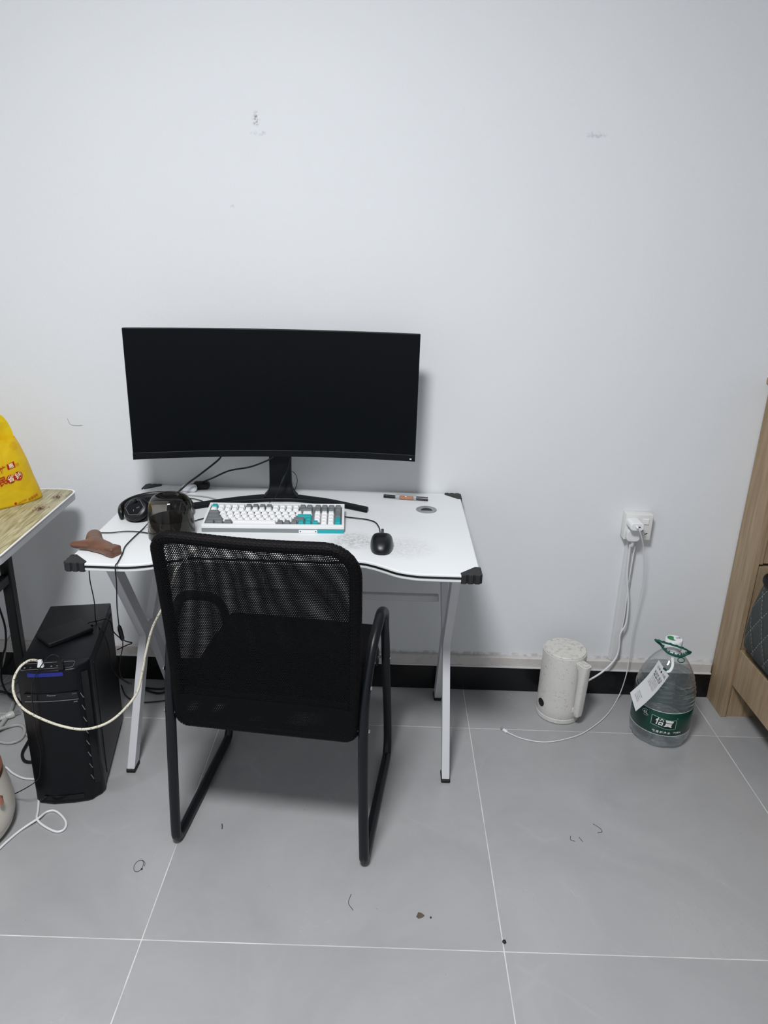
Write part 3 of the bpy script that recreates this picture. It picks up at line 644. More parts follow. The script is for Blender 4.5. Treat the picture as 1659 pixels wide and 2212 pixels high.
link_sheet('key_legends', leg_bm, M['legend'], kb)

# ================================================================ MOUSE
ms = thing('computer_mouse', 'black wired mouse with a grey logo on the right side of the desk', 'mouse', (-0.299, -0.466, DZ), -1)
bm = B(); NA, NL = 40, 12
def mouse_pt(a, t_):
    # plan outline: waisted egg; t 0 bottom edge -> 1 crown
    sx, sy = cos(a), sin(a)
    rx = 0.031 + (0.002 * sin(a) if sin(a) < 0 else -0.002 * sin(a)) - 0.0015 * cos(2 * a)
    ry = 0.060
    ex = 0.8
    px = rx * math.copysign(abs(sx) ** ex, sx); py = ry * math.copysign(abs(sy) ** 0.86, sy)
    k = cos(t_ * pi / 2) ** 0.55 if t_ < 1 else 0
    crown = 0.038 - 6.0 * (py * k + 0.012) ** 2
    z = 0.003 + (crown - 0.003) * sin(t_ * pi / 2) ** 0.8
    return (px * k, py * k + 0.0, max(0.002, z))
rings = [[bm.verts.new((mouse_pt(2 * pi * k / NA, 0)[0] * 0.93, mouse_pt(2 * pi * k / NA, 0)[1] * 0.95, 0)) for k in range(NA)]]
for i in range(NL): rings.append([bm.verts.new(mouse_pt(2 * pi * k / NA, i / NL)) for k in range(NA)])
tp = bm.verts.new((0, 0, 0.0375))
for A, C in zip(rings, rings[1:]):
    for k in range(NA): bm.faces.new((A[k], A[(k + 1) % NA], C[(k + 1) % NA], C[k]))
for k in range(NA): bm.faces.new((rings[-1][k], rings[-1][(k + 1) % NA], tp))
bm.faces.new(rings[0][::-1]); link('shell', bm, M['mouse'], ms, smooth='all')
bm = B(); lathe(bm, [(0, -0.0035), (0.0075, -0.0035), (0.0085, -0.002), (0.0085, 0.002), (0.0075, 0.0035), (0, 0.0035)], 24); wh = link('scroll_wheel', bm, M['rubber'], ms, smooth=True); wh.rotation_euler = (0, pi / 2, 0); wh.location = (0, 0.040, 0.0255)
bm = B()   # stylised G emblem: open ring and crossbar, laid on the crown
def mz(x, y): return 0.0392 - 6.0 * (y + 0.012) ** 2 - 9.0 * x * x
def ribbon(bm, pts, wd, fn):
    L = []
    for i, (x, y) in enumerate(pts):
        a = pts[max(0, i - 1)]; b = pts[min(len(pts) - 1, i + 1)]; tx, ty = b[0] - a[0], b[1] - a[1]; n = math.hypot(tx, ty) or 1
        nx, ny = -ty / n * wd / 2, tx / n * wd / 2
        L.append((bm.verts.new(fn(x + nx, y + ny)), bm.verts.new(fn(x - nx, y - ny))))
    for A, C in zip(L, L[1:]): bm.faces.new((A[0], A[1], C[1], C[0]))
fnm = lambda x, y: Vector((x, y + 0.010, mz(x, y + 0.010) + 0.0004))
ribbon(bm, [(0.0052 * cos(radians(a)), 0.0052 * sin(radians(a))) for a in range(70, 331, 20)], 0.0018, fnm)
ribbon(bm, [(0.0005, 0.0002), (0.0028, 0.0002), (0.0060, 0.0002)], 0.0018, fnm)
link_sheet('logo', bm, M['logo'], ms)
bm = B(); tube(bm, [(0, 0.056, 0.010), (0, 0.062, 0.010), (0, 0.070, 0.009)], 0.0032, 10); link('cable_collar', bm, M['rubber'], ms, smooth=True)

# ================================================================ CHAIR
chair = thing('office_chair', 'black mesh-backed office armchair with tubular sled frame facing the desk', 'chair', (-0.559, -0.784, 0), -6.55)
side = [(0.242, 0.03, 0.0125), (0.242, 0.006, 0.022), (0.2415, 0.0, 0.05), (0.237, 0.0, 0.20), (0.233, 0.006, 0.38), (0.2335, 0.022, 0.49), (0.240, 0.066, 0.580), (0.247, 0.120, 0.620), (0.247, 0.165, 0.622), (0.243, 0.24, 0.588), (0.236, 0.34, 0.530), (0.231, 0.392, 0.470), (0.232, 0.418, 0.40), (0.235, 0.432, 0.30), (0.2415, 0.444, 0.16), (0.246, 0.440, 0.06), (0.247, 0.425, 0.024), (0.247, 0.40, 0.0125), (0.245, 0.25, 0.0125), (0.243, 0.12, 0.0125)]
for s in (1, -1):
    bm = B(); tube(bm, smooth_pts([(s * x, y, z) for x, y, z in side], 5, closed=True), 0.0125, 14, closed=True)
    fr = link('side_frame', bm, M['tubem'], chair, smooth='all')
    for (x, y, z) in ((0.233, 0.006, 0.398), (0.2335, 0.02, 0.505), (0.2335, 0.425, 0.345)):
        for d in (-1, 1):
            bm = B(); lathe(bm, [(0, 0), (0.0048, 0), (0.0042, 0.0022), (0.002, 0.0034), (0, 0.0036)], 12)
            bl = link('bolt', bm, M['metal'], fr, smooth=True); bl.rotation_euler = (0, d * pi / 2, 0); bl.location = (s * x + d * 0.0122, y, z)
# back rest: tubular hoop inside, net stretched over both faces
BW, BZ0, BZ1 = 0.212, 0.375, 0.864
def back_y(z):
    t_ = (z - BZ0) / (BZ1 - BZ0)
    return 0.010 - 0.012 * t_ - 0.058 * max(0, t_ - 0.25) ** 1.6
def hoop_pt(x, z, dy=0.0):
    cv = 0.012 * (1 - (x / BW) ** 2) * (-1)
    return Vector((x * (0.985 + 0.03 * (z - BZ0) / (BZ1 - BZ0)), back_y(z) - cv * 0 + dy + 0.014 * (x / BW) ** 2 * 0, z - 0.0025 * math.cos(x / BW * pi) * (1 if z > 0.7 else 0) * ((z - 0.7) / 0.16 if z > 0.7 else 0)))
loop = []
zc = (BZ0 + BZ1) / 2; hh = (BZ1 - BZ0) / 2
for (sx, sz, r_, a0) in ((1, 1, 0.065, 0), (-1, 1, 0.034, 90), (-1, -1, 0.022, 180), (1, -1, 0.022, 270)):
    for k in range(8):
        a = radians(a0 + 90 * k / 7); loop.append((sx * (BW - r_) + r_ * cos(a), zc + sz * (hh - r_) + r_ * sin(a)))
def dens(loop, step=0.02):
    out = []
    for a, b in zip(loop, loop[1:] + loop[:1]):
        n = max(1, int(math.hypot(b[0] - a[0], b[1] - a[1]) / step))
        for k in range(n): out.append((a[0] + (b[0] - a[0]) * k / n, a[1] + (b[1] - a[1]) * k / n))
    return out
loopd = dens(loop)
bk = thing('backrest', 'x', 'x'); del bk['label']; del bk['category']; bk.parent = chair
bm = B(); tube(bm, [hoop_pt(x, z) for x, z in loopd], 0.0125, 12, closed=True); link('back_hoop', bm, M['foam'], bk, smooth='all')
def inside(x, z, m_):
    for sx, sz, r_ in ((1, 1, 0.065), (-1, 1, 0.034), (-1, -1, 0.022), (1, -1, 0.022)):
        if x * sx > BW - r_ and (z - zc) * sz > hh - r_: return math.hypot(x * sx - (BW - r_), (z - zc) * sz - (hh - r_)) <= r_ + m_
    return abs(x) <= BW + m_ and abs(z - zc) <= hh + m_
def net_sheet(name, pt, x0, x1, z0, z1, cw, ch, hole, m_, keep, parent, matl):
    V = []; F = []; r_ = 0; z = z0
    while z < z1:
        x = x0 - (cw / 2 if r_ % 2 else 0)
        while x < x1:
            if keep(x + cw / 2, z + ch / 2):
                i = len(V)
                V += [pt(x, z), pt(x + cw, z), pt(x + cw, z + ch), pt(x, z + ch)]
                cx, cz = x + cw / 2, z + ch / 2; q_ = 0.45 if z < 0.452 else 1.0; hx, hz = cw * hole / 2 * q_, ch * hole / 2 * q_
                V += [pt(cx - hx, cz - hz), pt(cx + hx, cz - hz), pt(cx + hx, cz + hz), pt(cx - hx, cz + hz)]
                F += [(i, i + 1, i + 5, i + 4), (i + 1, i + 2, i + 6, i + 5), (i + 2, i + 3, i + 7, i + 6), (i + 3, i, i + 4, i + 7)]
            x += cw
        z += ch; r_ += 1
    me = bpy.data.meshes.new(name); me.from_pydata([tuple(v) for v in V], [], F); me.materials.append(matl)
    o = bpy.data.objects.new(name, me); COL.objects.link(o); o.parent = parent; return o
def bulge(x, z):
    ex = max(0, 1 - (x / BW) ** 8) * max(0, 1 - ((z - zc) / hh) ** 8); return ex
def pt_front(x, z): return hoop_pt(x, z, -0.0135 - 0.0 * bulge(x, z) + 0.006 * bulge(x, z))
def pt_rear(x, z): return hoop_pt(x, z, 0.0135 - 0.004 * bulge(x, z) + 0.0015 * sin(x * 24) * bulge(x, z))
net_sheet('back_mesh', pt_front, -0.222, 0.222, 0.364, 0.875, 0.0050, 0.0043, 0.60, 0, lambda x, z: inside(x, z, 0.004), bk, M['net'])
TW = radians(5.5)
def twist(x, z): return x + 0.012 * (z - zc), z + 0.10 * x + 0.22 * x * (z - zc) - 0.16 * x * x
net_sheet('back_mesh', lambda x, z: pt_rear(*twist(x, z)), -0.262, 0.262, 0.33, 0.91, 0.0050, 0.00445, 0.60, 0, lambda x, z: inside(*twist(x, z), 0.004), bk, M['net'])
# net wrapped round the hoop: a slightly larger perforated sleeve
lp = [hoop_pt(x, z) for x, z in dens(loop, 0.0052)]; V = []; F = []; n = len(lp); NR = 16
C0 = Vector((0, back_y(zc), zc))
for i in range(n):
    T = (lp[(i + 1) % n] - lp[i - 1]).normalized(); Nn = Vector((0, 1, 0)); Nn = (Nn - T * T.dot(Nn)).normalized(); Bn = T.cross(Nn)
    for k in range(NR):
        a = 2 * pi * (k + 0.5 * (i % 2)) / NR; V.append(tuple(lp[i] + (Bn * cos(a) + Nn * sin(a)) * 0.0142))
for i in range(n):
    for k in range(NR):
        a, b, c, d = i * NR + k, i * NR + (k + 1) % NR, ((i + 1) % n) * NR + (k + 1) % NR, ((i + 1) % n) * NR + k
        P = [Vector(V[q]) for q in (a, b, c, d)]; cc = sum(P, Vector()) / 4; j = len(V)
        for p in P: V.append(tuple(cc + (p - cc) * 0.46))
        F += [(a, b, j + 1, j), (b, c, j + 2, j + 1), (c, d, j + 3, j + 2), (d, a, j, j + 3)]
me = bpy.data.meshes.new('mesh_sleeve'); me.from_pydata(V, [], F); me.materials.append(M['net'])
o = bpy.data.objects.new('mesh_sleeve', me); COL.objects.link(o); o.parent = bk
# seat: padded pan on a tube frame
bm = B(); box(bm, (0.0, 0.205, 0.4475), (0.43, 0.40, 0.034), 0.014, 4); st = link('seat', bm, M['seat'], chair, smooth='all')
for v in st.data.vertices:
    if v.co.z > 0.45: v.co.z -= 0.006 * (1 - (v.co.x / 0.215) ** 2)
bm = B(); tube(bm, smooth_pts([(-0.205, 0.03, 0.425), (0.205, 0.03, 0.425), (0.205, 0.385, 0.425), (-0.205, 0.385, 0.425)], 1, closed=True), 0.010, 10, closed=True); link('seat_frame', bm, M['tubem'], chair, smooth=True)
for s in (1, -1):
    bm = B(); prism(bm, [(0.375, 0.425), (0.43, 0.36), (0.43, 0.325), (0.405, 0.325), (0.33, 0.405)], s * 0.212 - 0.002, s * 0.212 + 0.002, Matrix(((0, 0, 1, 0), (1, 0, 0, 0), (0, 1, 0, 0), (0, 0, 0, 1))))
    link('seat_bracket', bm, M['tubem'], chair)
    bm = B(); tube(bm, [(s * 0.214, 0.425, 0.345), (s * 0.232, 0.425, 0.345)], 0.004, 8); link('bracket_bolt', bm, M['metal'], chair, smooth=True)

# ================================================================ PC TOWER
pc = thing('computer_tower', 'black computer tower standing on the floor left of the chair', 'computer', (-1.164, -0.443, 0), 11)
W2, D2, H2 = 0.086, 0.183, 0.418
bm = B(); box(bm, (0, 0.025, 0.01 + (H2 - 0.01) / 2), (2 * W2, 2 * D2 - 0.05, H2 - 0.01), 0.003, 2); link('case_body', bm, M['pc'], pc, smooth=True)
# front bezel: convex plan with a chamfered right shoulder
ol = [(-W2 - 0.001, -D2 + 0.052), (-W2 - 0.001, -D2 + 0.016), (-W2 + 0.010, -D2 + 0.006), (-0.04, -D2 - 0.004), (0.01, -D2 - 0.006), (0.048, -D2 - 0.003), (0.060, -D2 + 0.001), (0.067, -D2 + 0.010), (0.080, -D2 + 0.020), (W2 + 0.001, -D2 + 0.034), (W2 + 0.001, -D2 + 0.052)]
bm = B(); prism(bm, ol, 0.0, H2 + 0.001); fb = link('front_bezel', bm, M['pcf'], pc, smooth=True); bevel_mod(fb, 0.006, 3, 60)
# glossy vertical shoulder strip
bm = B(); prism(bm, [(0.0675, -D2 + 0.0085), (0.082, -D2 + 0.0185), (0.0795, -D2 + 0.024), (0.066, -D2 + 0.014)], 0.05, 0.40); link('shoulder_strip', bm, M['pcg'], fb)
for k in range(8):
    z = 0.335 - k * 0.037
    bm = B(); box(bm, (0.0645, -D2 + 0.0035, z), (0.0014, 0.0016, 0.017), 0, rot=Matrix.Rotation(radians(-24), 3, 'Y')); link('vent_slit', bm, M['silver'], fb)
# raised side panel field
bm = B(); box(bm, (W2 + 0.0005, 0.03, 0.21), (0.003, 0.28, 0.36), 0.001, 1); link('side_panel', bm, M['pc'], pc)
# port strip with blue band, drive bay
bm = B(); prism(bm, rrect(0.125, 0.028, 0.006, 5, -0.012, -D2 + 0.018), H2 + 0.0008, H2 + 0.0024); ps = link('port_strip', bm, M['pcf'], pc)
bm = B(); tube(bm, [Vector((x, y, H2 + 0.0022)) for x, y in rrect(0.127, 0.030, 0.007, 5, -0.012, -D2 + 0.018)], 0.0006, 6, closed=True); link('port_strip_outline', bm, M['silver'], ps)
for x in (-0.066, -0.052, -0.002, 0.012):
    bm = B(); lathe(bm, [(0, 0), (0.0022, 0), (0.0026, 0.0008), (0.0016, 0.001), (0.001, 0.0002), (0, 0.0002)], 12, (x, -D2 + 0.012, H2 + 0.0024)); link('audio_port', bm, M['silver'], ps, smooth=True)
for x in (-0.03, 0.02, 0.035):
    bm = B(); box(bm, (x, -D2 + 0.014, H2 + 0.0027), (0.013, 0.005, 0.0008)); link('usb_port', bm, M['slot'], ps)
def bez_y(x): return -D2 - 0.0066 + 1.1 * (x - 0.01) ** 2
def bezel_strip(bm, x0, x1, z0, z1, off, n=10, zc_=0.0):
    L = []
    for i in range(n + 1):
        x = x0 + (x1 - x0) * i / n; y = bez_y(x) - off; L.append([bm.verts.new((x, y, z0)), bm.verts.new((x, y, z1)), bm.verts.new((x, y + 0.004, z1)), bm.verts.new((x, y + 0.004, z0))])
    for A, C in zip(L, L[1:]):
        for k in range(4): bm.faces.new((A[k], A[(k + 1) % 4], C[(k + 1) % 4], C[k]))
    bm.faces.new(L[0]); bm.faces.new(L[-1])
bm = B(); bezel_strip(bm, -0.058, 0.028, 0.402, 0.4125, 0.0008); link('blue_light_strip', bm, M['blue'], fb, smooth=True)
bm = B(); bezel_strip(bm, -0.074, 0.057, 0.333, 0.352, 0.0010); db = link('drive_bay', bm, M['pcg'], fb, smooth=True)
bm = B(); bezel_strip(bm, -0.074, 0.057, 0.3285, 0.3297, 0.0008); link('silver_line', bm, M['silver'], fb, smooth=True)
bm = B(); bezel_strip(bm, 0.045, 0.054, 0.3215, 0.3225, 0.0008, 3); link('small_mark', bm, M['silver'], fb)
bm = B(); fnp = lambda x, y: Vector((x, bez_y(x) - 0.0014, y))
text_into(bm, 'Pioneer', 0.0072, lambda a, b: fnp(a - 0.006, b + 0.347), bold=0.0001); text_into(bm, 'DVD', 0.005, lambda a, b: fnp(a + 0.049, b + 0.347)); text_into(bm, 'RW', 0.005, lambda a, b: fnp(a - 0.062, b + 0.3455))
link_sheet('drive_lettering', bm, M['silver'], db)
bm = B(); bezel_strip(bm, -0.062, 0.04, 0.016, 0.030, 0.0006); link('bottom_grille', bm, M['pcg'], fb, smooth=True)
# external drive
hd = thing('external_drive', 'flat black external hard drive lying on the computer tower', 'drive', (-1.167, -0.448, 0.4195), 49.6)
bm = B(); box(bm, (0, 0, 0.0065), (0.126, 0.079, 0.013), 0.003, 3); e1 = link('enclosure', bm, M['hdd'], hd, smooth=True)
bm = B(); box(bm, (0.066, -0.010, 0.0065), (0.016, 0.013, 0.007), 0.0015, 2); link('cable_plug', bm, M['bcable'], hd, smooth=True)

# ================================================================ SMOKED GLASS JAR
jar = thing('smoked_glass_jar', 'smoky transparent dome-shaped glass jar on the desk behind the chair back', 'jar', (-0.853, -0.437, DZ))
prof = [(0, 0.0005), (0.054, 0.0005), (0.0595, 0.006), (0.0600, 0.02), (0.0585, 0.05), (0.0560, 0.078), (0.0525, 0.094), (0.0455, 0.107), (0.036, 0.1135), (0.028, 0.1150), (0.024, 0.1145), (0.0205, 0.111), (0.014, 0.1090), (0, 0.1085)]
pp = smooth_pts([(r, 0, z) for r, z in prof], 3)
bm = B(); lathe(bm, [(max(0, p.x), p.z) for p in pp], 64); link('glass_shell', bm, M['smoke'], jar, smooth='all')
bm = B(); lathe(bm, [(0, 0.003), (0.050, 0.003), (0.0545, 0.008), (0.0545, 0.05), (0.0535, 0.052), (0.0525, 0.05), (0.052, 0.012), (0, 0.010)], 48); link('dark_reflection_core', bm, mat('dark_reflection_tone', (52, 50, 48), 0.4), jar, smooth=True)  # added dark core, stands in for the dark reflection low in the glass

# ================================================================ HEADSET
hs = thing('headset', 'black headset with a hexagonal earcup plate lying on the desk beside the jar', 'headset', (-0.940, -0.285, DZ))
arcp = [Vector((0.098 * cos(radians(a)), 0.088 * sin(radians(a)), 0.018 + 0.010 * sin(radians(max(0, min(180, a)))))) for a in range(214, -22, -8)]
bm = B(); tube(bm, arcp, 0.01, 12, flat=(0.0065, 0.0155)); link('headband', bm, M['hset'], hs, smooth='all')
bm = B(); tube(bm, [p * 0.89 + Vector((0, 0, 0.003)) for p in arcp[4:-4]], 0.01, 12, flat=(0.008, 0.012)); link('band_cushion', bm, M['hpad'], hs, smooth='all')
for (c, d, nm) in (((-0.040, -0.043, 0.030), Vector((-0.1, -0.72, 0.68)), 0), ((0.078, -0.032, 0.028), Vector((0.85, -0.35, 0.25)), 1)):
    d = d.normalized(); q = Vector((0, 0, 1)).rotation_difference(d)
    bm = B(); lathe(bm, [(0, -0.010), (0.024, -0.010), (0.033, -0.006), (0.036, 0.002), (0.033, 0.010), (0.028, 0.014), (0, 0.0145)], 32); ec = link('earcup', bm, M['hset'], hs, smooth=True); ec.rotation_mode = 'QUATERNION'; ec.rotation_quaternion = q; ec.location = c
    bm = B(); lathe(bm, [(0.012, -0.020), (0.030, -0.022), (0.037, -0.016), (0.036, -0.006), (0.012, -0.006)], 32); link('ear_cushion', bm, M['hpad'], ec, smooth=True)
    hexo = [(0.0255 * cos(radians(a)), 0.0255 * sin(radians(a))) for a in range(0, 360, 60)]
    bm = B(); prism(bm, hexo, 0.0135, 0.0165); link('hexagonal_plate', bm, M['pcg'], ec)
    bm = B(); tube(bm, [Vector((x, y, 0.0167)) for x, y in hexo], 0.0007, 6, closed=True)
    for a in (25, 75, 130): tube(bm, [Vector((0.006 * cos(a), 0.006 * sin(a), 0.0167)), Vector((0.014 * cos(a + .3), 0.012 * sin(a + .3), 0.0167))], 0.0005, 5)
    link('plate_outline', bm, M['silver'], ec)
    bm = B(); tube(bm, [Vector(c) + d * 0.002 + Vector((0, 0, 0.028)), Vector(c) + Vector((-0.030 if nm == 0 else 0.01, 0.0, 0.004))], 0.004, 8); link('yoke', bm, M['hset'], hs, smooth=True)

# ================================================================ WOODEN MASSAGE TOOL
bm = B(); cz_ = DZ + 0.0125
def arm(P, R_):
    q = smooth_pts([(x, y, z) for x, y, z in P], 5); n = len(q)
    def rf(u):
        f = u * (len(R_) - 1); k = min(len(R_) - 2, int(f)); return R_[k] + (R_[k + 1] - R_[k]) * (f - k)
    rg_ = tube(bm, q, 1.0, 20, rf=rf)
    for ring in rg_:
        for v in ring: v.co.z = cz_ + (v.co.z - cz_) * 0.72
    for e_, r_ in ((q[0], R_[0]), (q[-1], R_[-1])):
        s_ = bmesh.ops.create_icosphere(bm, subdivisions=3, radius=r_ * 0.99)['verts']
        for v in s_: v.co = Vector((v.co.x * 0.97, v.co.y * 0.97, v.co.z * 0.72)) + e_
arm([(-1.016, -0.540, cz_), (-1.035, -0.543, cz_), (-1.064, -0.548, cz_ + 0.002)], [0.022, 0.018, 0.0115])
arm([(-1.016, -0.538, cz_), (-1.030, -0.510, cz_), (-1.043, -0.476, cz_)], [0.024, 0.021, 0.0185])
arm([(-1.012, -0.543, cz_), (-0.985, -0.558, cz_), (-0.966, -0.574, cz_)], [0.024, 0.021, 0.0185])
box(bm, (-0.958, -0.577, cz_), (0.026, 0.035, 0.0245), 0.004, 3, rot=Matrix.Rotation(radians(-25), 3, 'Z'))
o = link('massage_tool', bm, M['tool'], None, smooth='all')
rm = o.modifiers.new('fuse', 'REMESH'); rm.mode = 'VOXEL'; rm.voxel_size = 0.0018; rm.use_smooth_shade = True
sm_ = o.modifiers.new('soften', 'SMOOTH'); sm_.factor = 0.6; sm_.iterations = 8
tag(o, 'brown wooden three-lobed massage tool lying at the front left desk corner', 'tool')

# ================================================================ SMALL THINGS ON THE DESK
bm = B(); box(bm, (-0.905, -0.066, DZ + 0.0115), (0.048, 0.026, 0.023), 0.0105, 5); o = link('earbud_case', bm, M['casew'], None, smooth='all'); tag(o, 'small pearly white rounded case at the back of the desk', 'case')
pk = thing('black_power_plug', 'rounded black plug lying at the back of the desk behind the white case', 'plug', (-0.875, -0.034, DZ), 6)
bm = B(); box(bm, (0, 0, 0.012), (0.052, 0.030, 0.024), 0.0105, 4); link('plug_body', bm, M['bcable'], pk, smooth='all')
bm = B(); box(bm, (-0.028, 0, 0.009), (0.016, 0.016, 0.012), 0.003, 2); link('plug_neck', bm, M['bcable'], pk, smooth='all')
vp = thing('vape_pen', 'dark slim pen in a clear sleeve with orange artwork near the grommet', 'pen', (-0.232, -0.0765, DZ), -8)
bm = B(); tube(bm, [(-0.068, 0, 0.006), (-0.032, 0, 0.006)], 0.0052, 14); link('mouthpiece', bm, M['bcable'], vp, smooth=True)
bm = B(); tube(bm, [(0.034, 0, 0.0065), (0.068, 0, 0.0065), (0.070, 0, 0.0065)], 0.0062, 16); link('barrel', bm, M['vape'], vp, smooth=True)
bm = B(); box(bm, (0.001, 0, 0.007), (0.066, 0.020, 0.0135), 0.0025, 3); link('clear_sleeve', bm, M['clear'], vp, smooth=True)
bm = B(); box(bm, (0.003, 0, 0.006), (0.044, 0.0145, 0.009), 0.003, 2); link('artwork_insert', bm, M['orange'], vp, smooth=True)

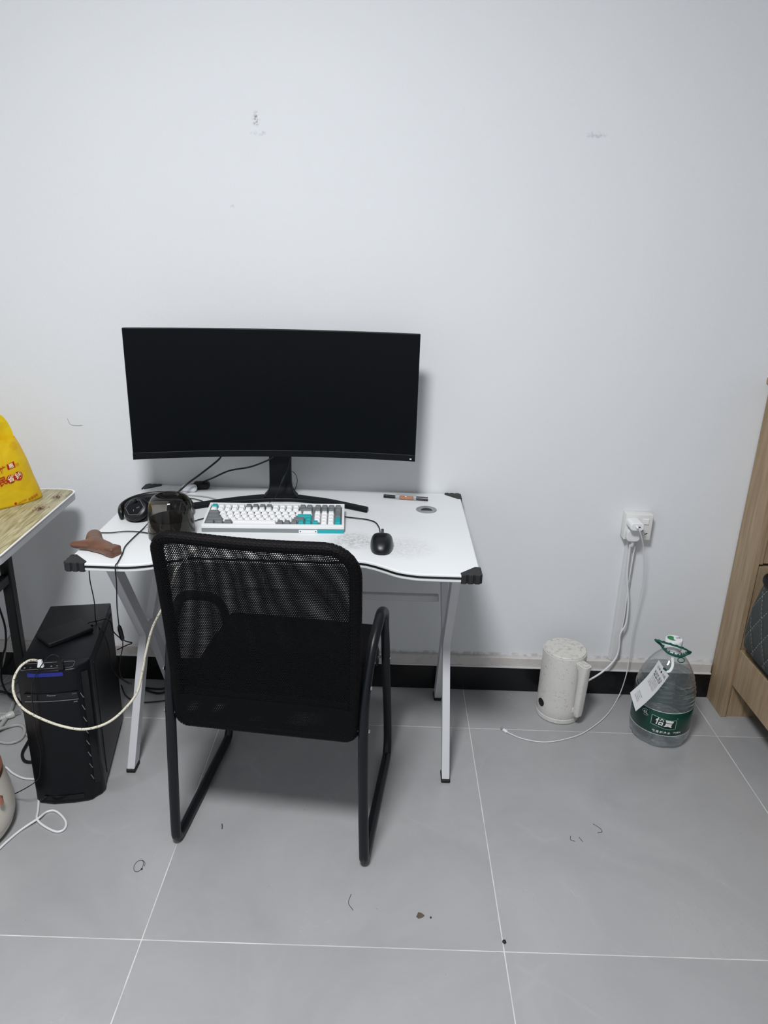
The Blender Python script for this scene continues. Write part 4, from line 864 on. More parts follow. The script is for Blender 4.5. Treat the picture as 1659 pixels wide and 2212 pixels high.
# ================================================================ CABLES
CB = {
'thick_power':[[-0.785,-0.12,0.858],[-0.801,-0.115,0.837],[-0.858,-0.11,0.79],[-0.897,-0.11,0.76],[-0.925,-0.141,0.735],[-0.932,-0.16,0.724]],
'second':[[-0.625,-0.165,0.868],[-0.65,-0.14,0.848],[-0.707,-0.1,0.816],[-0.775,-0.08,0.796],[-0.827,-0.075,0.77],[-0.869,-0.041,0.745]],
'graydesk':[[-0.929,-0.107,0.724],[-0.892,-0.112,0.724],[-0.84,-0.121,0.724],[-0.791,-0.151,0.724],[-0.751,-0.177,0.724]],
'blackdesk':[[-0.903,-0.136,0.724],[-0.861,-0.149,0.724],[-0.826,-0.176,0.724],[-0.798,-0.198,0.724]],
'kbcable':[[-0.836,-0.349,0.724],[-0.816,-0.325,0.724],[-0.797,-0.297,0.723],[-0.777,-0.245,0.724]],
'mouse':[[-0.305,-0.385,0.728],[-0.308,-0.345,0.726],[-0.321,-0.296,0.724],[-0.348,-0.275,0.724],[-0.381,-0.267,0.724],[-0.418,-0.255,0.723]],
'headset':[[-0.931,-0.381,0.735],[-0.941,-0.401,0.724],[-0.945,-0.462,0.724],[-0.946,-0.526,0.724],[-0.937,-0.573,0.724],[-0.930,-0.624,0.7235],[-0.929,-0.645,0.72],[-0.932,-0.64,0.675],[-0.953,-0.6,0.592],[-0.994,-0.5,0.484]],
'headset2':[[-1.004,-0.46,0.414],[-1.015,-0.44,0.378],[-1.042,-0.4,0.316],[-1.055,-0.38,0.269],[-1.058,-0.36,0.228],[-1.055,-0.3,0.169]],
'tool_cable':[[-1.047,-0.441,0.724],[-1.014,-0.438,0.724],[-0.982,-0.425,0.724],[-0.945,-0.425,0.724],[-0.904,-0.438,0.724],[-0.876,-0.449,0.724]],
'corner_cable':[[-1.012,-0.600,0.697],[-1.013,-0.6,0.66],[-1.035,-0.54,0.572],[-1.108,-0.379,0.425],[-1.074,-0.424,0.423],[-1.076,-0.4,0.383],[-1.079,-0.38,0.333],[-1.087,-0.36,0.267],[-1.084,-0.33,0.216],[-1.062,-0.3,0.168]],
'drive_cable':[[-1.125,-0.408,0.43],[-1.123,-0.389,0.427],[-1.105,-0.371,0.424],[-1.086,-0.359,0.424],[-1.065,-0.38,0.424],[-1.066,-0.37,0.393],[-1.056,-0.36,0.368],[-1.04,-0.35,0.348],[-1.026,-0.34,0.337],[-1.049,-0.33,0.321],[-1.076,-0.33,0.306]],
'monitor_thin':[[-0.577,-0.155,0.863],[-0.583,-0.16,0.833],[-0.595,-0.17,0.807],[-0.606,-0.18,0.781],[-0.614,-0.203,0.76],[-0.625,-0.221,0.75],[-0.636,-0.228,0.742]],
'monitor_loop':[[-0.579,-0.1,0.807],[-0.57,-0.1,0.798],[-0.564,-0.1,0.781],[-0.567,-0.1,0.76],[-0.576,-0.1,0.74],[-0.58,-0.11,0.736]],
'braided':[[-1.155,-0.62,0.43],[-1.16,-0.615,0.434],[-1.165,-0.625,0.446],[-1.176,-0.64,0.452],[-1.188,-0.66,0.445],[-1.196,-0.68,0.423],[-1.189,-0.7,0.394],[-1.167,-0.71,0.362],[-1.119,-0.72,0.34],[-1.065,-0.72,0.319],[-1.014,-0.72,0.314],[-0.965,-0.71,0.326],[-0.93,-0.69,0.349],[-0.898,-0.67,0.389],[-0.884,-0.655,0.443],[-0.873,-0.65,0.493],[-0.853,-0.65,0.558],[-0.827,-0.66,0.609],[-0.81,-0.66,0.64],[-0.79,-0.665,0.69],[-0.781,-0.655,0.722],[-0.772,-0.60,0.7275],[-0.765,-0.54,0.7245],[-0.745,-0.47,0.7245]],
'pcblack':[[-1.102,-0.624,0.44],[-1.1,-0.631,0.46],[-1.114,-0.627,0.465],[-1.128,-0.632,0.46],[-1.154,-0.625,0.425],[-1.164,-0.64,0.396],[-1.172,-0.64,0.355],[-1.176,-0.635,0.303],[-1.181,-0.63,0.235],[-1.178,-0.63,0.176],[-1.185,-0.63,0.132],[-1.197,-0.64,0.091],[-1.217,-0.66,0.08],[-1.295,-0.618,0.01]],
'whiteloop':[[-1.366,-0.522,0.03],[-1.366,-0.501,0.01],[-1.337,-0.519,0.004],[-1.298,-0.538,0.004],[-1.263,-0.542,0.004],[-1.25,-0.561,0.004],[-1.237,-0.586,0.004],[-1.218,-0.617,0.004],[-1.2,-0.66,0.004],[-1.188,-0.692,0.006],[-1.164,-0.712,0.004],[-1.121,-0.733,0.004],[-1.103,-0.726,0.004],[-1.106,-0.703,0.004],[-1.129,-0.677,0.004],[-1.156,-0.66,0.004],[-1.175,-0.666,0.004],[-1.183,-0.695,0.009],[-1.212,-0.732,0.004],[-1.228,-0.772,0.004],[-1.242,-0.814,0.004],[-1.28,-0.89,0.004],[-1.37,-0.95,0.004],[-1.50,-0.96,0.004],[-1.62,-0.90,0.004]],
'blackloop':[[-1.351,-0.371,0.02],[-1.354,-0.396,0.01],[-1.351,-0.432,0.006],[-1.335,-0.46,0.006],[-1.316,-0.472,0.006],[-1.291,-0.468,0.006]],
'graycoil':[[-1.70,-0.28,0.006],[-1.60,-0.34,0.006],[-1.52,-0.365,0.006],[-1.461,-0.38,0.006],[-1.412,-0.389,0.006],[-1.387,-0.368,0.006],[-1.394,-0.327,0.006],[-1.418,-0.302,0.006],[-1.446,-0.306,0.006],[-1.475,-0.352,0.018],[-1.50,-0.41,0.012],[-1.56,-0.50,0.006],[-1.66,-0.58,0.006]],
'graypole':[[-1.53,-0.56,0.008],[-1.495,-0.46,0.008],[-1.477,-0.357,0.008],[-1.484,-0.242,0.008],[-1.5,-0.179,0.008]],
'plugcord':[[-1.519,-0.304,0.012],[-1.499,-0.286,0.012],[-1.49,-0.271,0.012]],
'blackfall':[[-1.545,-0.1,0.32],[-1.535,-0.1,0.24],[-1.544,-0.1,0.169],[-1.561,-0.1,0.125],[-1.577,-0.1,0.043],[-1.537,-0.15,0.023],[-1.488,-0.198,0.03],[-1.457,-0.19,0.006]],
'whitefall':[[-1.56,-0.03,0.40],[-1.53,-0.045,0.29],[-1.53,-0.06,0.209],[-1.562,-0.06,0.163],[-1.583,-0.05,0.094],[-1.603,-0.05,0.047],[-1.637,-0.06,0.004],[-1.70,-0.10,0.004]],
'blackmid':[[-1.80,-0.20,0.006],[-1.68,-0.155,0.008],[-1.577,-0.145,0.02],[-1.536,-0.151,0.02],[-1.494,-0.173,0.02],[-1.443,-0.232,0.02],[-1.411,-0.268,0.02]],
'w1':[[-1.599,-0.092,0.006],[-1.574,-0.062,0.006],[-1.554,-0.02,0.006]],
'w2':[[-1.555,-0.131,0.006],[-1.55,-0.078,0.006],[-1.544,-0.031,0.006]],
'w3':[[-1.525,-0.146,0.006],[-1.511,-0.109,0.006],[-1.501,-0.081,0.006]],
'thinring':[[-1.409,-0.27,0.004],[-1.402,-0.306,0.004],[-1.385,-0.34,0.004],[-1.357,-0.368,0.004]],
'floorblack1':[[-1.115,-0.068,0.005],[-1.073,-0.075,0.005],[-1.039,-0.073,0.005],[-1.019,-0.066,0.02],[-1.003,-0.077,0.05]],
'floorblack2':[[-1.126,-0.06,0.005],[-1.085,-0.089,0.005],[-1.042,-0.101,0.005],[-1.008,-0.079,0.005]],
'floorblack3':[[-1.187,-0.061,0.005],[-1.155,-0.115,0.005],[-1.121,-0.146,0.005],[-1.087,-0.156,0.004],[-1.035,-0.148,0.004],[-0.989,-0.134,0.004]],
'whitecable':[[0.489,-0.088,0.66],[0.496,-0.095,0.653],[0.51,-0.09,0.625],[0.528,-0.075,0.577],[0.549,-0.055,0.467],[0.55,-0.045,0.37],[0.545,-0.045,0.275],[0.55,-0.045,0.169],[0.547,-0.05,0.099],[0.536,-0.042,0.01],[0.467,-0.145,0.004],[0.385,-0.228,0.003],[0.323,-0.269,0.003],[0.236,-0.297,0.003],[0.165,-0.284,0.003],[0.117,-0.251,0.003]],
'kettlecord':[[0.497,-0.04,0.58],[0.5,-0.035,0.538],[0.506,-0.03,0.462],[0.523,-0.03,0.37],[0.527,-0.03,0.292],[0.513,-0.03,0.248],[0.516,-0.03,0.194],[0.506,-0.035,0.152],[0.463,-0.05,0.11],[0.402,-0.07,0.079],[0.381,-0.08,0.072]],
'cord2':[[0.516,-0.03,0.572],[0.517,-0.025,0.493],[0.517,-0.022,0.425],[0.519,-0.022,0.366],[0.52,-0.022,0.296],[0.516,-0.022,0.252]],
}
CB['pcblack'] = [[x, y - (0.014 if 0.1 < z < 0.43 else 0.0), z] for x, y, z in CB['pcblack']]
def cab(key, name, r, m, label, **kw): return cable(name, CB[key], r, M[m], label, **kw)
cab('thick_power', 'power_cable', 0.0030, 'bcable', 'thick black cable rising steeply from the desk behind the jar to the monitor')
cab('second', 'display_cable', 0.0026, 'bcable', 'black cable drooping from the monitor neck to the black plug')
cab('graydesk', 'grey_cable', 0.0018, 'gcable', 'thin grey cable on the desk running under the monitor foot')
cab('blackdesk', 'audio_cable', 0.0014, 'bcable', 'thin black cable on the desk left of the keyboard top corner')
bpy.context.view_layer.update()
def part_cable(key, name, r, m, par):
    b = B(); inv = par.matrix_world.inverted(); tube(b, smooth_pts([inv @ Vector(p) for p in CB[key]], 6), r, 8); return link(name, b, M[m], par, smooth='all')
part_cable('kbcable', 'cable', 0.0016, 'bcable', kb)
part_cable('mouse', 'cable', 0.0017, 'bcable', ms)
cab('tool_cable', 'usb_cable', 0.0015, 'bcable', 'thin black cable from the wooden tool to the jar')
t = part_cable('headset', 'cable', 0.0015, 'bcable', hs)
hw_ = hs.matrix_world.inverted()
def kid(name, key, r, m, par):
    b = B(); L = Vector(par.location); tube(b, smooth_pts([Vector(p) - L for p in CB[key]], 6), r, 8); return link(name, b, M[m], par, smooth='all')
b = B(); tube(b, smooth_pts([hw_ @ Vector(p) for p in CB['headset2']], 6), 0.0015, 8); link('lower_wire', b, M['bcable'], t, smooth='all')
b = B(); a0, a1 = hw_ @ Vector(CB['headset'][-1]), hw_ @ Vector(CB['headset2'][0])
tube(b, [a0, a0.lerp(a1, 0.12), a0.lerp(a1, 0.3), a0.lerp(a1, 0.8), a0.lerp(a1, 0.92), a1], 0.0062, 12, rf=lambda u: 0.35 if u < 0.01 or u > 0.99 else (0.8 if u < 0.25 or u > 0.75 else 1.0)); link('inline_remote', b, M['bcable'], t, smooth='all')
cab('corner_cable', 'hanging_cable', 0.0014, 'bcable', 'thin black cable hanging from the front left desk corner over the tower')
part_cable('drive_cable', 'cable', 0.0017, 'bcable', hd)
t = thing('microphone_cable', 'thin black wire with inline clip hanging in front of the monitor neck', 'cable', CB['monitor_thin'][0])
kid('wire', 'monitor_thin', 0.0009, 'bcable', t)
b = B(); P = [Vector(CB['monitor_thin'][2]) - Vector(t.location), Vector(CB['monitor_thin'][3]) - Vector(t.location)]; tube(b, [P[0].lerp(P[1], -0.2), P[0].lerp(P[1], 0.6)], 0.003, 10); link('inline_clip', b, M['hset'], t, smooth=True)
cab('monitor_loop', 'looped_cable', 0.0010, 'bcable', 'thin black wire looping out right of the monitor neck')
t = thing('braided_cable', 'white braided cable sagging from the top of the computer tower up to the chair', 'cable', CB['braided'][0])
kid('sleeve', 'braided', 0.0032, 'braid', t)
b = B(); prism(b, [(-0.0075, -0.004), (0.0075, -0.004), (0.0075, 0.004), (-0.0075, 0.004)], -0.010, 0.010, Matrix.Translation((-0.001, 0.0, 0.004)))
for v in b.verts:
    if v.co.z > 0.01: v.co.x *= 0.5; v.co.y *= 0.7
link('plug', b, M['wplastic'], t)
t = thing('front_usb_cable', 'thin black cable plugged in the tower top and hanging down its front', 'cable', CB['pcblack'][0])
kid('wire', 'pcblack', 0.0013, 'bcable', t)
b = B(); box(b, (0, 0, -0.006), (0.015, 0.008, 0.026), 0.0015, 2); link('plug', b, M['bcable'], t, smooth=True)
cab('whiteloop', 'white_power_cord', 0.0032, 'wcable', 'white cord looping on the floor in front of the tower')
part_cable('blackloop', 'power_cable', 0.0045, 'bcable', pc)
cab('graycoil', 'grey_coiled_cord', 0.0050, 'gcable', 'thick grey cord lying in an oval loop left of the tower')
cab('graypole', 'grey_straight_cord', 0.0070, 'gcable', 'thick straight grey cord on the floor under the wooden table')
t = thing('loose_mains_plug', 'pale translucent mains plug with two metal prongs lying by the tower', 'plug', (-1.475, -0.262, 0.012), 46)
b = B(); tube(b, smooth_pts([(-0.30, -0.10, -0.006), (-0.20, -0.03, -0.006), (-0.12, -0.015, -0.005), (-0.06, -0.004, 0), (-0.022, 0, 0)], 5), 0.0045, 8); link('cord', b, M['tplug'], t, smooth=True)
b = B(); tube(b, [(-0.024, 0, 0), (-0.020, 0, 0), (-0.018, 0, 0), (-0.014, 0, 0), (-0.010, 0, 0), (-0.002, 0, 0), (0.006, 0, 0), (0.014, 0, 0)], 0.010, 16, rf=lambda u: (0.65, 0.8, 0.6, 0.85, 0.7, 1.0, 1.15, 1.1)[min(7, int(round(u * 7)))]); link('plug_body', b, M['tplug'], t, smooth=True)
for y in (-0.0055, 0.0055):
    b = B(); box(b, (0.024, y, 0), (0.020, 0.0016, 0.006), 0.0005, 1); link('prong', b, M['metal'], t)
cab('blackfall', 'black_hanging_cord', 0.0034, 'bcable', 'black cord drooping behind the table leg to the tower')
cab('whitefall', 'white_hanging_cord', 0.0030, 'gcable', 'pale cord falling along the wall below the wooden table')
cab('blackmid', 'black_floor_cord', 0.0042, 'bcable', 'black cord crossing the floor above the loose mains plug')
for key, nm, lb in (('w1', 'pale_floor_cord', 'pale cord on the floor nearest the skirting, left of the tower'), ('w2', 'pale_floor_cord', 'middle pale cord of three on the floor, left of the tower'), ('w3', 'pale_floor_cord', 'pale cord nearest the tower of three on the floor')):
    cab(key, nm, 0.0028, 'gcable', lb, group='pale cords on the floor left of the tower')
cab('thinring', 'grey_thin_cord', 0.0018, 'gcable', 'thin grey cord curling out beside the tower near the grey loop')
cab('floorblack1', 'floor_cable', 0.0026, 'bcable', 'black cable on the floor rising to the chair beside the rear desk leg')
cab('floorblack2', 'floor_cable', 0.0030, 'bcable', 'thicker black cable sagging on the floor behind the front desk leg')
cab('floorblack3', 'floor_cable', 0.0022, 'bcable', 'thin black cable nearest the room on the floor under the desk')

# ================================================================ WALL SOCKET AND CHARGERS
so = thing('wall_socket', 'surface mounted white wall socket above the kettle and water bottle', 'socket', (0.5155, 0, 0.637))
bm = B(); box(bm, (0, -0.014, 0), (0.086, 0.028, 0.086), 0.002, 2); link('back_box', bm, M['socket'], so, smooth=True)
bm = B(); box(bm, (0, -0.0325, 0), (0.087, 0.009, 0.087), 0.003, 3); fp = link('face_plate', bm, M['socket'], so, smooth=True)
bm = B(); box(bm, (0.020, -0.0385, 0.020), (0.020, 0.004, 0.018), 0.001, 2); link('rocker_switch', bm, M['wplastic'], fp)
for (x, z, a) in ((0.014, -0.004, 20), (0.005, -0.021, -62), (0.027, -0.021, 62)):
    bm = B(); box(bm, (x, -0.0372, z), (0.0028, 0.0008, 0.0095), 0, rot=Matrix.Rotation(radians(a), 3, 'Y')); link('slot', bm, M['slot'], fp)
for (x, z) in ((-0.014, 0.0), (0.014, -0.011)):
    bm = B(); lathe(bm, [(0, 0), (0.0022, 0), (0.0022, 0.0005), (0, 0.0005)], 12); q = link('slot', bm, M['slot'], fp); q.rotation_euler = (pi / 2, 0, 0); q.location = (x, -0.037, z)
ch = thing('phone_charger', 'white cube charger plugged in the upper left of the socket', 'charger', (0.4945, -0.037, 0.6555))
bm = B(); prism(bm, rrect(0.042, 0.026, 0.010, 5), 0, 0.050, Matrix(((1, 0, 0, 0), (0, 0, -1, 0), (0, 1, 0, 0), (0, 0, 0, 1)))); q = link('charger_body', bm, M['wplastic'], ch, smooth=True); bevel_mod(q, 0.0025, 3, 50)
bm = B(); box(bm, (0.004, -0.0500, 0.0), (0.011, 0.001, 0.004), 0.0004, 1); link('port', bm, M['slot'], ch)
t = thing('charging_cable', 'long thin white charging cable from the charger down across the floor', 'cable', CB['whitecable'][0])
kid('cord', 'whitecable', 0.0017, 'wcable', t)
L = Vector(t.location)
b = B(); tube(b, [Vector((0.4905, -0.0875, 0.6595)) - L, Vector((0.493, -0.098, 0.655)) - L], 0.0034, 10); link('plug_sleeve', b, M['wplastic'], t, smooth=True)
e0 = Vector(CB['whitecable'][-1]); e1 = Vector((0.105, -0.236, 0.004)); dirv = (e1 - e0).normalized()
b = B(); q = Vector((1, 0, 0)).rotation_difference(dirv).to_matrix(); box(b, e0.lerp(e1, 0.3) - L + Vector((0, 0, 0.0008)), (0.018, 0.0095, 0.0055), 0.002, 2, rot=q); cn = link('connector', b, M['wplastic'], t, smooth=True)
b = B(); box(b, e0.lerp(e1, 1.05) - L + Vector((0, 0, 0.0008)), (0.007, 0.0078, 0.0030), 0.0008, 2, rot=q); link('metal_tip', b, M['metal'], cn, smooth=True)
cab('cord2', 'thin_wall_cord', 0.0020, 'wcable', 'thin pale cord hanging beside the thick kettle cord on the wall')

# ================================================================ KETTLE
kt = thing('electric_kettle', 'stained white electric kettle standing on the floor below the socket', 'kettle', (0.307, -0.128, 0), 0)
bm = B(); lathe(bm, [(0, 0.0), (0.068, 0.0), (0.0725, 0.003), (0.0730, 0.016), (0.0710, 0.0175)], 64); link('power_base', bm, M['kettle'], kt, smooth=True)
bm = B(); lathe(bm, [(0, 0.018), (0.0715, 0.018), (0.0725, 0.020), (0.0722, 0.05), (0.0715, 0.13), (0.0702, 0.236), (0.0698, 0.239), (0.0685, 0.2395), (0, 0.2395)], 64); link('body', bm, M['kettle'], kt, smooth=True)
bm = B(); lathe(bm, [(0, 0.2390), (0.0676, 0.2390), (0.0680, 0.2425), (0.0655, 0.2450), (0.03, 0.2460), (0, 0.2462)], 64); link('lid', bm, M['ktop'], kt, smooth=True)
ka = radians(-60)
Rk = Matrix.Rotation(ka, 4, 'Z')
def kbar(rows_):
    b = B(); rr = []
    for (r0, r1, hw, z) in rows_:   # inner radius, outer radius, half width, height: rounded-rectangle section
        c_ = (r0 + r1) / 2; rr.append([b.verts.new(Rk @ Vector((x, y, z))) for x, y in rrect(r1 - r0, 2 * hw, min(hw, (r1 - r0) / 2) * 0.75, 4, c_, 0)])
    for A, C in zip(rr, rr[1:]):
        for k in range(len(A)): b.faces.new((A[k], A[(k + 1) % len(A)], C[(k + 1) % len(A)], C[k]))
    b.faces.new(rr[0]); b.faces.new(rr[-1]); return b
hd_ = link('handle', kbar([(0.078, 0.094, 0.010, 0.038), (0.076, 0.098, 0.0135, 0.042), (0.077, 0.100, 0.0150, 0.06), (0.079, 0.103, 0.0155, 0.12), (0.080, 0.106, 0.0160, 0.175), (0.074, 0.108, 0.0165, 0.205), (0.062, 0.110, 0.0170, 0.222), (0.058, 0.110, 0.0170, 0.2295)]), M['kettle'], kt, smooth=True)
bm = B(); box(bm, Rk @ Vector((0.074, 0, 0.053)), (0.016, 0.018, 0.018), 0.003, 2, rot=Rk.to_3x3()); link('lower_bracket', bm, M['kettle'], hd_, smooth=True)
bm = B(); prism(bm, rrect(0.036, 0.023, 0.006, 4, 0.087, 0), 0.2290, 0.2325, Rk); tb = link('lid_button', bm, M['ktop'], hd_); bevel_mod(tb, 0.001, 2, 50)
a = radians(-156); bm = B(); lathe(bm, [(0, 0), (0.0140, 0), (0.0140, 0.0020), (0.0125, 0.0028), (0, 0.003)], 32)
kn = link('temperature_button', bm, M['slot'], kt, smooth=True); kn.rotation_euler = (0, pi / 2, a); kn.location = (0.0712 * cos(a), 0.0712 * sin(a), 0.056)

bpy.context.view_layer.update()
kc_ = part_cable('kettlecord', 'mains_cord', 0.0034, 'wcable', kt)
po = Vector((0.497, -0.037, 0.615)) - Vector(kt.location)
bm = B(); prism(bm, rrect(0.042, 0.040, 0.012, 5), 0, 0.022, Matrix.Translation(po) @ Matrix(((1, 0, 0, 0), (0, 0, -1, 0), (0, 1, 0, 0), (0, 0, 0, 1)))); q = link('mains_plug', bm, M['wcable'], kc_, smooth=True); bevel_mod(q, 0.003, 3, 50)
bm = B(); tube(bm, [po + Vector(v) for v in ((0.004, -0.010, -0.018), (0.0045, -0.008, -0.036), (0.004, -0.004, -0.040))], 0.0055, 10); link('strain_relief', bm, M['wcable'], kc_, smooth=True)

# ================================================================ WATER BOTTLE
bt = thing('water_bottle', 'large clear six litre water bottle with green label standing on the floor', 'bottle', (0.609, -0.226, 0))
def ribs(a, z):
    if z < 0.045: return -0.0045 * max(0, cos(a * 8)) ** 3 * (1 - z / 0.045) 
    if 0.142 < z < 0.215: return -0.0016 * (0.5 + 0.5 * cos((z + 0.006 * sin(a * 2 + 1)) * 2 * pi / 0.0145))
    return 0
bp_ = [(0, 0.010), (0.03, 0.008), (0.052, 0.003), (0.070, 0.0006), (0.080, 0.004), (0.0875, 0.014), (0.0905, 0.028), (0.0915, 0.042), (0.0895, 0.047), (0.0900, 0.052), (0.0900, 0.137), (0.0905, 0.141)]
for k in range(26):
    z = 0.142 + k * 0.0029; bp_.append((0.0915 - 0.000 * k, z) if z < 0.17 else (0.0915 - 0.0095 * ((z - 0.17) / 0.045) ** 1.5, z))
bp_ += [(0.0785, 0.225), (0.0720, 0.240), (0.0640, 0.256), (0.0540, 0.272), (0.0430, 0.286), (0.0330, 0.297), (0.0250, 0.304), (0.0225, 0.308), (0.0220, 0.315)]
bm = B(); lathe(bm, bp_, 96, rmod=ribs); link('clear_shell', bm, M['pet'], bt, smooth='all')
wl = 0.226
wp = [(max(0, r - 0.0016) if r > 0 else 0, z + 0.0012) for r, z in bp_ if z < wl - 0.002]; wr = wp[-1][0]
bm = B(); lathe(bm, wp + [(wr - 0.0015, wl), (0, wl)], 96, rmod=lambda a, z: ribs(a, z) if z < wl - 0.001 else 0); link('water_fill', bm, M['water'], bt, smooth='all')
# wrap-around label
LR = 0.0908
bm = B(); lathe(bm, [(LR, 0.054), (LR + 0.0004, 0.0545), (LR + 0.0004, 0.1355), (LR, 0.136)], 96); lb = link('label', bm, M['green'], bt, smooth='all')
bm = B()
for z in (0.1362, 0.0538): lathe(bm, [(LR + 0.0003, z - 0.0007), (LR + 0.0007, z), (LR + 0.0003, z + 0.0007)], 96)
link('label_edge_line', bm, M['white'], lb)
LA = radians(-106)   # facing direction of the label centre
def wrap(dx, dz, off=0.0008): a = LA + dx / LR; return Vector(((LR + off) * cos(a), (LR + off) * sin(a), 0.094 + dz))
bm = B(); fl = []
N_ = 24
def fy(x): return 0.0045 * sin((x + 0.008) * 2 * pi / 0.11)
for i in range(N_ + 1):
    x = -0.036 + 0.074 * i / N_; fl.append((bm.verts.new(wrap(x, 0.020 - fy(x) * 1.0 + (0.001 if i < N_ else 0.004), 0.0007)), bm.verts.new(wrap(x, -0.011 - fy(x), 0.0007))))
for A, C in zip(fl, fl[1:]): bm.faces.new((A[0], A[1], C[1], C[0]))
link_sheet('label_panel', bm, M['dgreen'], lb)
bm = B(); ed = [(-0.036 + 0.074 * i / N_, 0.0205 - fy(-0.036 + 0.074 * i / N_)) for i in range(N_ + 1)] + [(0.038 - 0.074 * i / N_, -0.0115 - fy(0.038 - 0.074 * i / N_)) for i in range(N_ + 1)]
ribbon(bm, ed + [ed[0]], 0.0014, lambda x, y: wrap(x, y, 0.0010)); link_sheet('panel_outline', bm, M['lgreen'], lb)
bm = B()
text_into(bm, '怡寶', 0.0265, lambda a, b: wrap(a + 0.001, b * 1.0 + 0.0045 - 0.12 * a, 0.0013), shear=0.18, bold=0.0005)
text_into(bm, '饮 用 纯 净 水', 0.0088, lambda a, b: wrap(a - 0.002, b - 0.0290, 0.0012), bold=0.0002)
text_into(bm, '净含量 6L', 0.0062, lambda a, b: wrap(a + 0.047, b - 0.0270, 0.0012), bold=0.0001)
text_into(bm, '6L', 0.0150, lambda a, b: wrap(a - 0.057, b + 0.0230, 0.0012), bold=0.0003)
ribbon(bm, [(-0.057 + 0.0115 * cos(radians(a)), 0.023 + 0.0105 * sin(radians(a))) for a in range(60, 200, 10)], 0.0010, lambda x, y: wrap(x, y, 0.0012))
ribbon(bm, [(-0.057 + 0.0115 * cos(radians(a)), 0.023 + 0.0105 * sin(radians(a))) for a in range(240, 340, 10)], 0.0010, lambda x, y: wrap(x, y, 0.0012))
ribbon(bm, [(0.0405 + 0.0014 * cos(radians(a)), 0.0235 + 0.0014 * sin(radians(a))) for a in range(0, 361, 40)], 0.0004, lambda x, y: wrap(x, y, 0.0012))
link_sheet('label_lettering', bm, M['white'], lb)
# neck, cap, carrying handle
bm = B(); lathe(bm, [(0.0225, 0.306), (0.0275, 0.307), (0.0275, 0.3095), (0.0225, 0.311), (0.0225, 0.315)], 48); link('neck_ring', bm, M['wplastic'], bt, smooth=True)
bm = B(); lathe(bm, [(0.0245, 0.3135), (0.0258, 0.3140), (0.0258, 0.3420), (0.0240, 0.3450), (0.0, 0.3453)], 72, rmod=lambda a, z: 0.0004 * cos(a * 36) if 0.3141 < z < 0.344 else 0); cp = link('cap', bm, M['cap'], bt, smooth=True)
bm = B(); fnc = lambda x, y: Vector((x, y, 0.3458))
lf = [(0.0, 0.013), (-0.010, 0.012), (-0.016, 0.003), (-0.014, -0.007), (-0.006, -0.014), (0.004, -0.015), (0.001, -0.008), (0.003, 0.0), (0.006, 0.006)]
f_ = [bm.verts.new(fnc(p.x, p.y)) for p in smooth_pts([(x - 0.004, y + 0.003, 0) for x, y in lf], 4, closed=True)]; bm.faces.new(f_); link_sheet('leaf_print', bm, M['leaf'], cp)
bm = B(); text_into(bm, '怡寶', 0.0095, lambda a, b: fnc(a * 0.8 + 0.014, b + 0.004)); link_sheet('cap_lettering', bm, M['ink'], cp)
hd2 = bpy.data.objects.new('carrying_handle', None); COL.objects.link(hd2); hd2.parent = bt; hd2.empty_display_size = 0.02
eL, eR = (-0.066, -0.024, 0.352), (0.036, -0.044, 0.325)
bow = smooth_pts([eL, (-0.056, -0.034, 0.3535), (-0.020, -0.040, 0.346), (0.015, -0.044, 0.3365), eR], 6)
bm = B(); tube(bm, bow, 0.003, 8, flat=(0.0042, 0.0028)); link('handle_bow', bm, M['ring'], hd2, smooth='all')
und = smooth_pts([eL, (-0.060, -0.020, 0.345), (-0.046, -0.020, 0.334), (-0.038, -0.026, 0.324), (-0.024, -0.035, 0.314), (0.0, -0.040, 0.3075), (0.018, -0.038, 0.3075), (0.030, -0.036, 0.313), (0.036, -0.040, 0.319), eR], 5)
bm = B(); tube(bm, und, 0.003, 8, flat=(0.0050, 0.0038)); link('handle_collar', bm, M['ring'], hd2, smooth='all')
for k in range(9):
    p = und[14 + k * 3]; bm = B(); box(bm, (p.x * 0.94, p.y + 0.003, p.z + 0.0045), (0.0032, 0.0020, 0.006)); link('grip_tooth', bm, M['ring'], hd2)
for k in range(5):
    p = bow[5 + k * 3]; bm = B(); box(bm, (p.x, p.y, p.z + 0.0030), (0.0075, 0.0022, 0.0020), 0, rot=Matrix.Rotation(radians(14), 3, 'Y')); link('bow_rib', bm, M['ring'], hd2)
bm = B(); tube(bm, [Vector((0.013 + 0.0105 * cos(a), -0.044 + 0.003 * sin(a), 0.2965 + 0.0065 * sin(a))) for a in [2 * pi * k / 24 for k in range(24)]], 0.0016, 8, closed=True); link('pull_ring', bm, M['ring'], hd2, smooth=True)
# price tag on a white band
tg = thing('paper_tag', 'long printed white paper tag tied to the water bottle shoulder', 'tag', (0.545, -0.320, 0.24))
TL = Vector((0.543, -0.297, 0.310)); TR = Vector((0.578, -0.305, 0.262)); BL = Vector((0.458, -0.335, 0.218)); BR = Vector((0.480, -0.345, 0.160))
tn = (BL - TL).cross(TR - TL).normalized()
if tn.y > 0: tn = -tn
def tagp(u, v, off=0):  # u 0..1 across TL->TR, v 0..1 down the length
    p = TL.lerp(TR, u).lerp(BL.lerp(BR, u), v); return p + tn * (0.010 * sin(pi * v) + off) - Vector(tg.location)
bm = B(); grid = [[bm.verts.new(tagp(u / 4, v / 14)) for u in range(5)] for v in range(15)]; back = [[bm.verts.new(tagp(u / 4, v / 14, -0.0004)) for u in range(5)] for v in range(15)]
for v in range(14):
    for u in range(4):
        bm.faces.new((grid[v][u], grid[v][u + 1], grid[v + 1][u + 1], grid[v + 1][u])); bm.faces.new((back[v][u], back[v + 1][u], back[v + 1][u + 1], back[v][u + 1]))
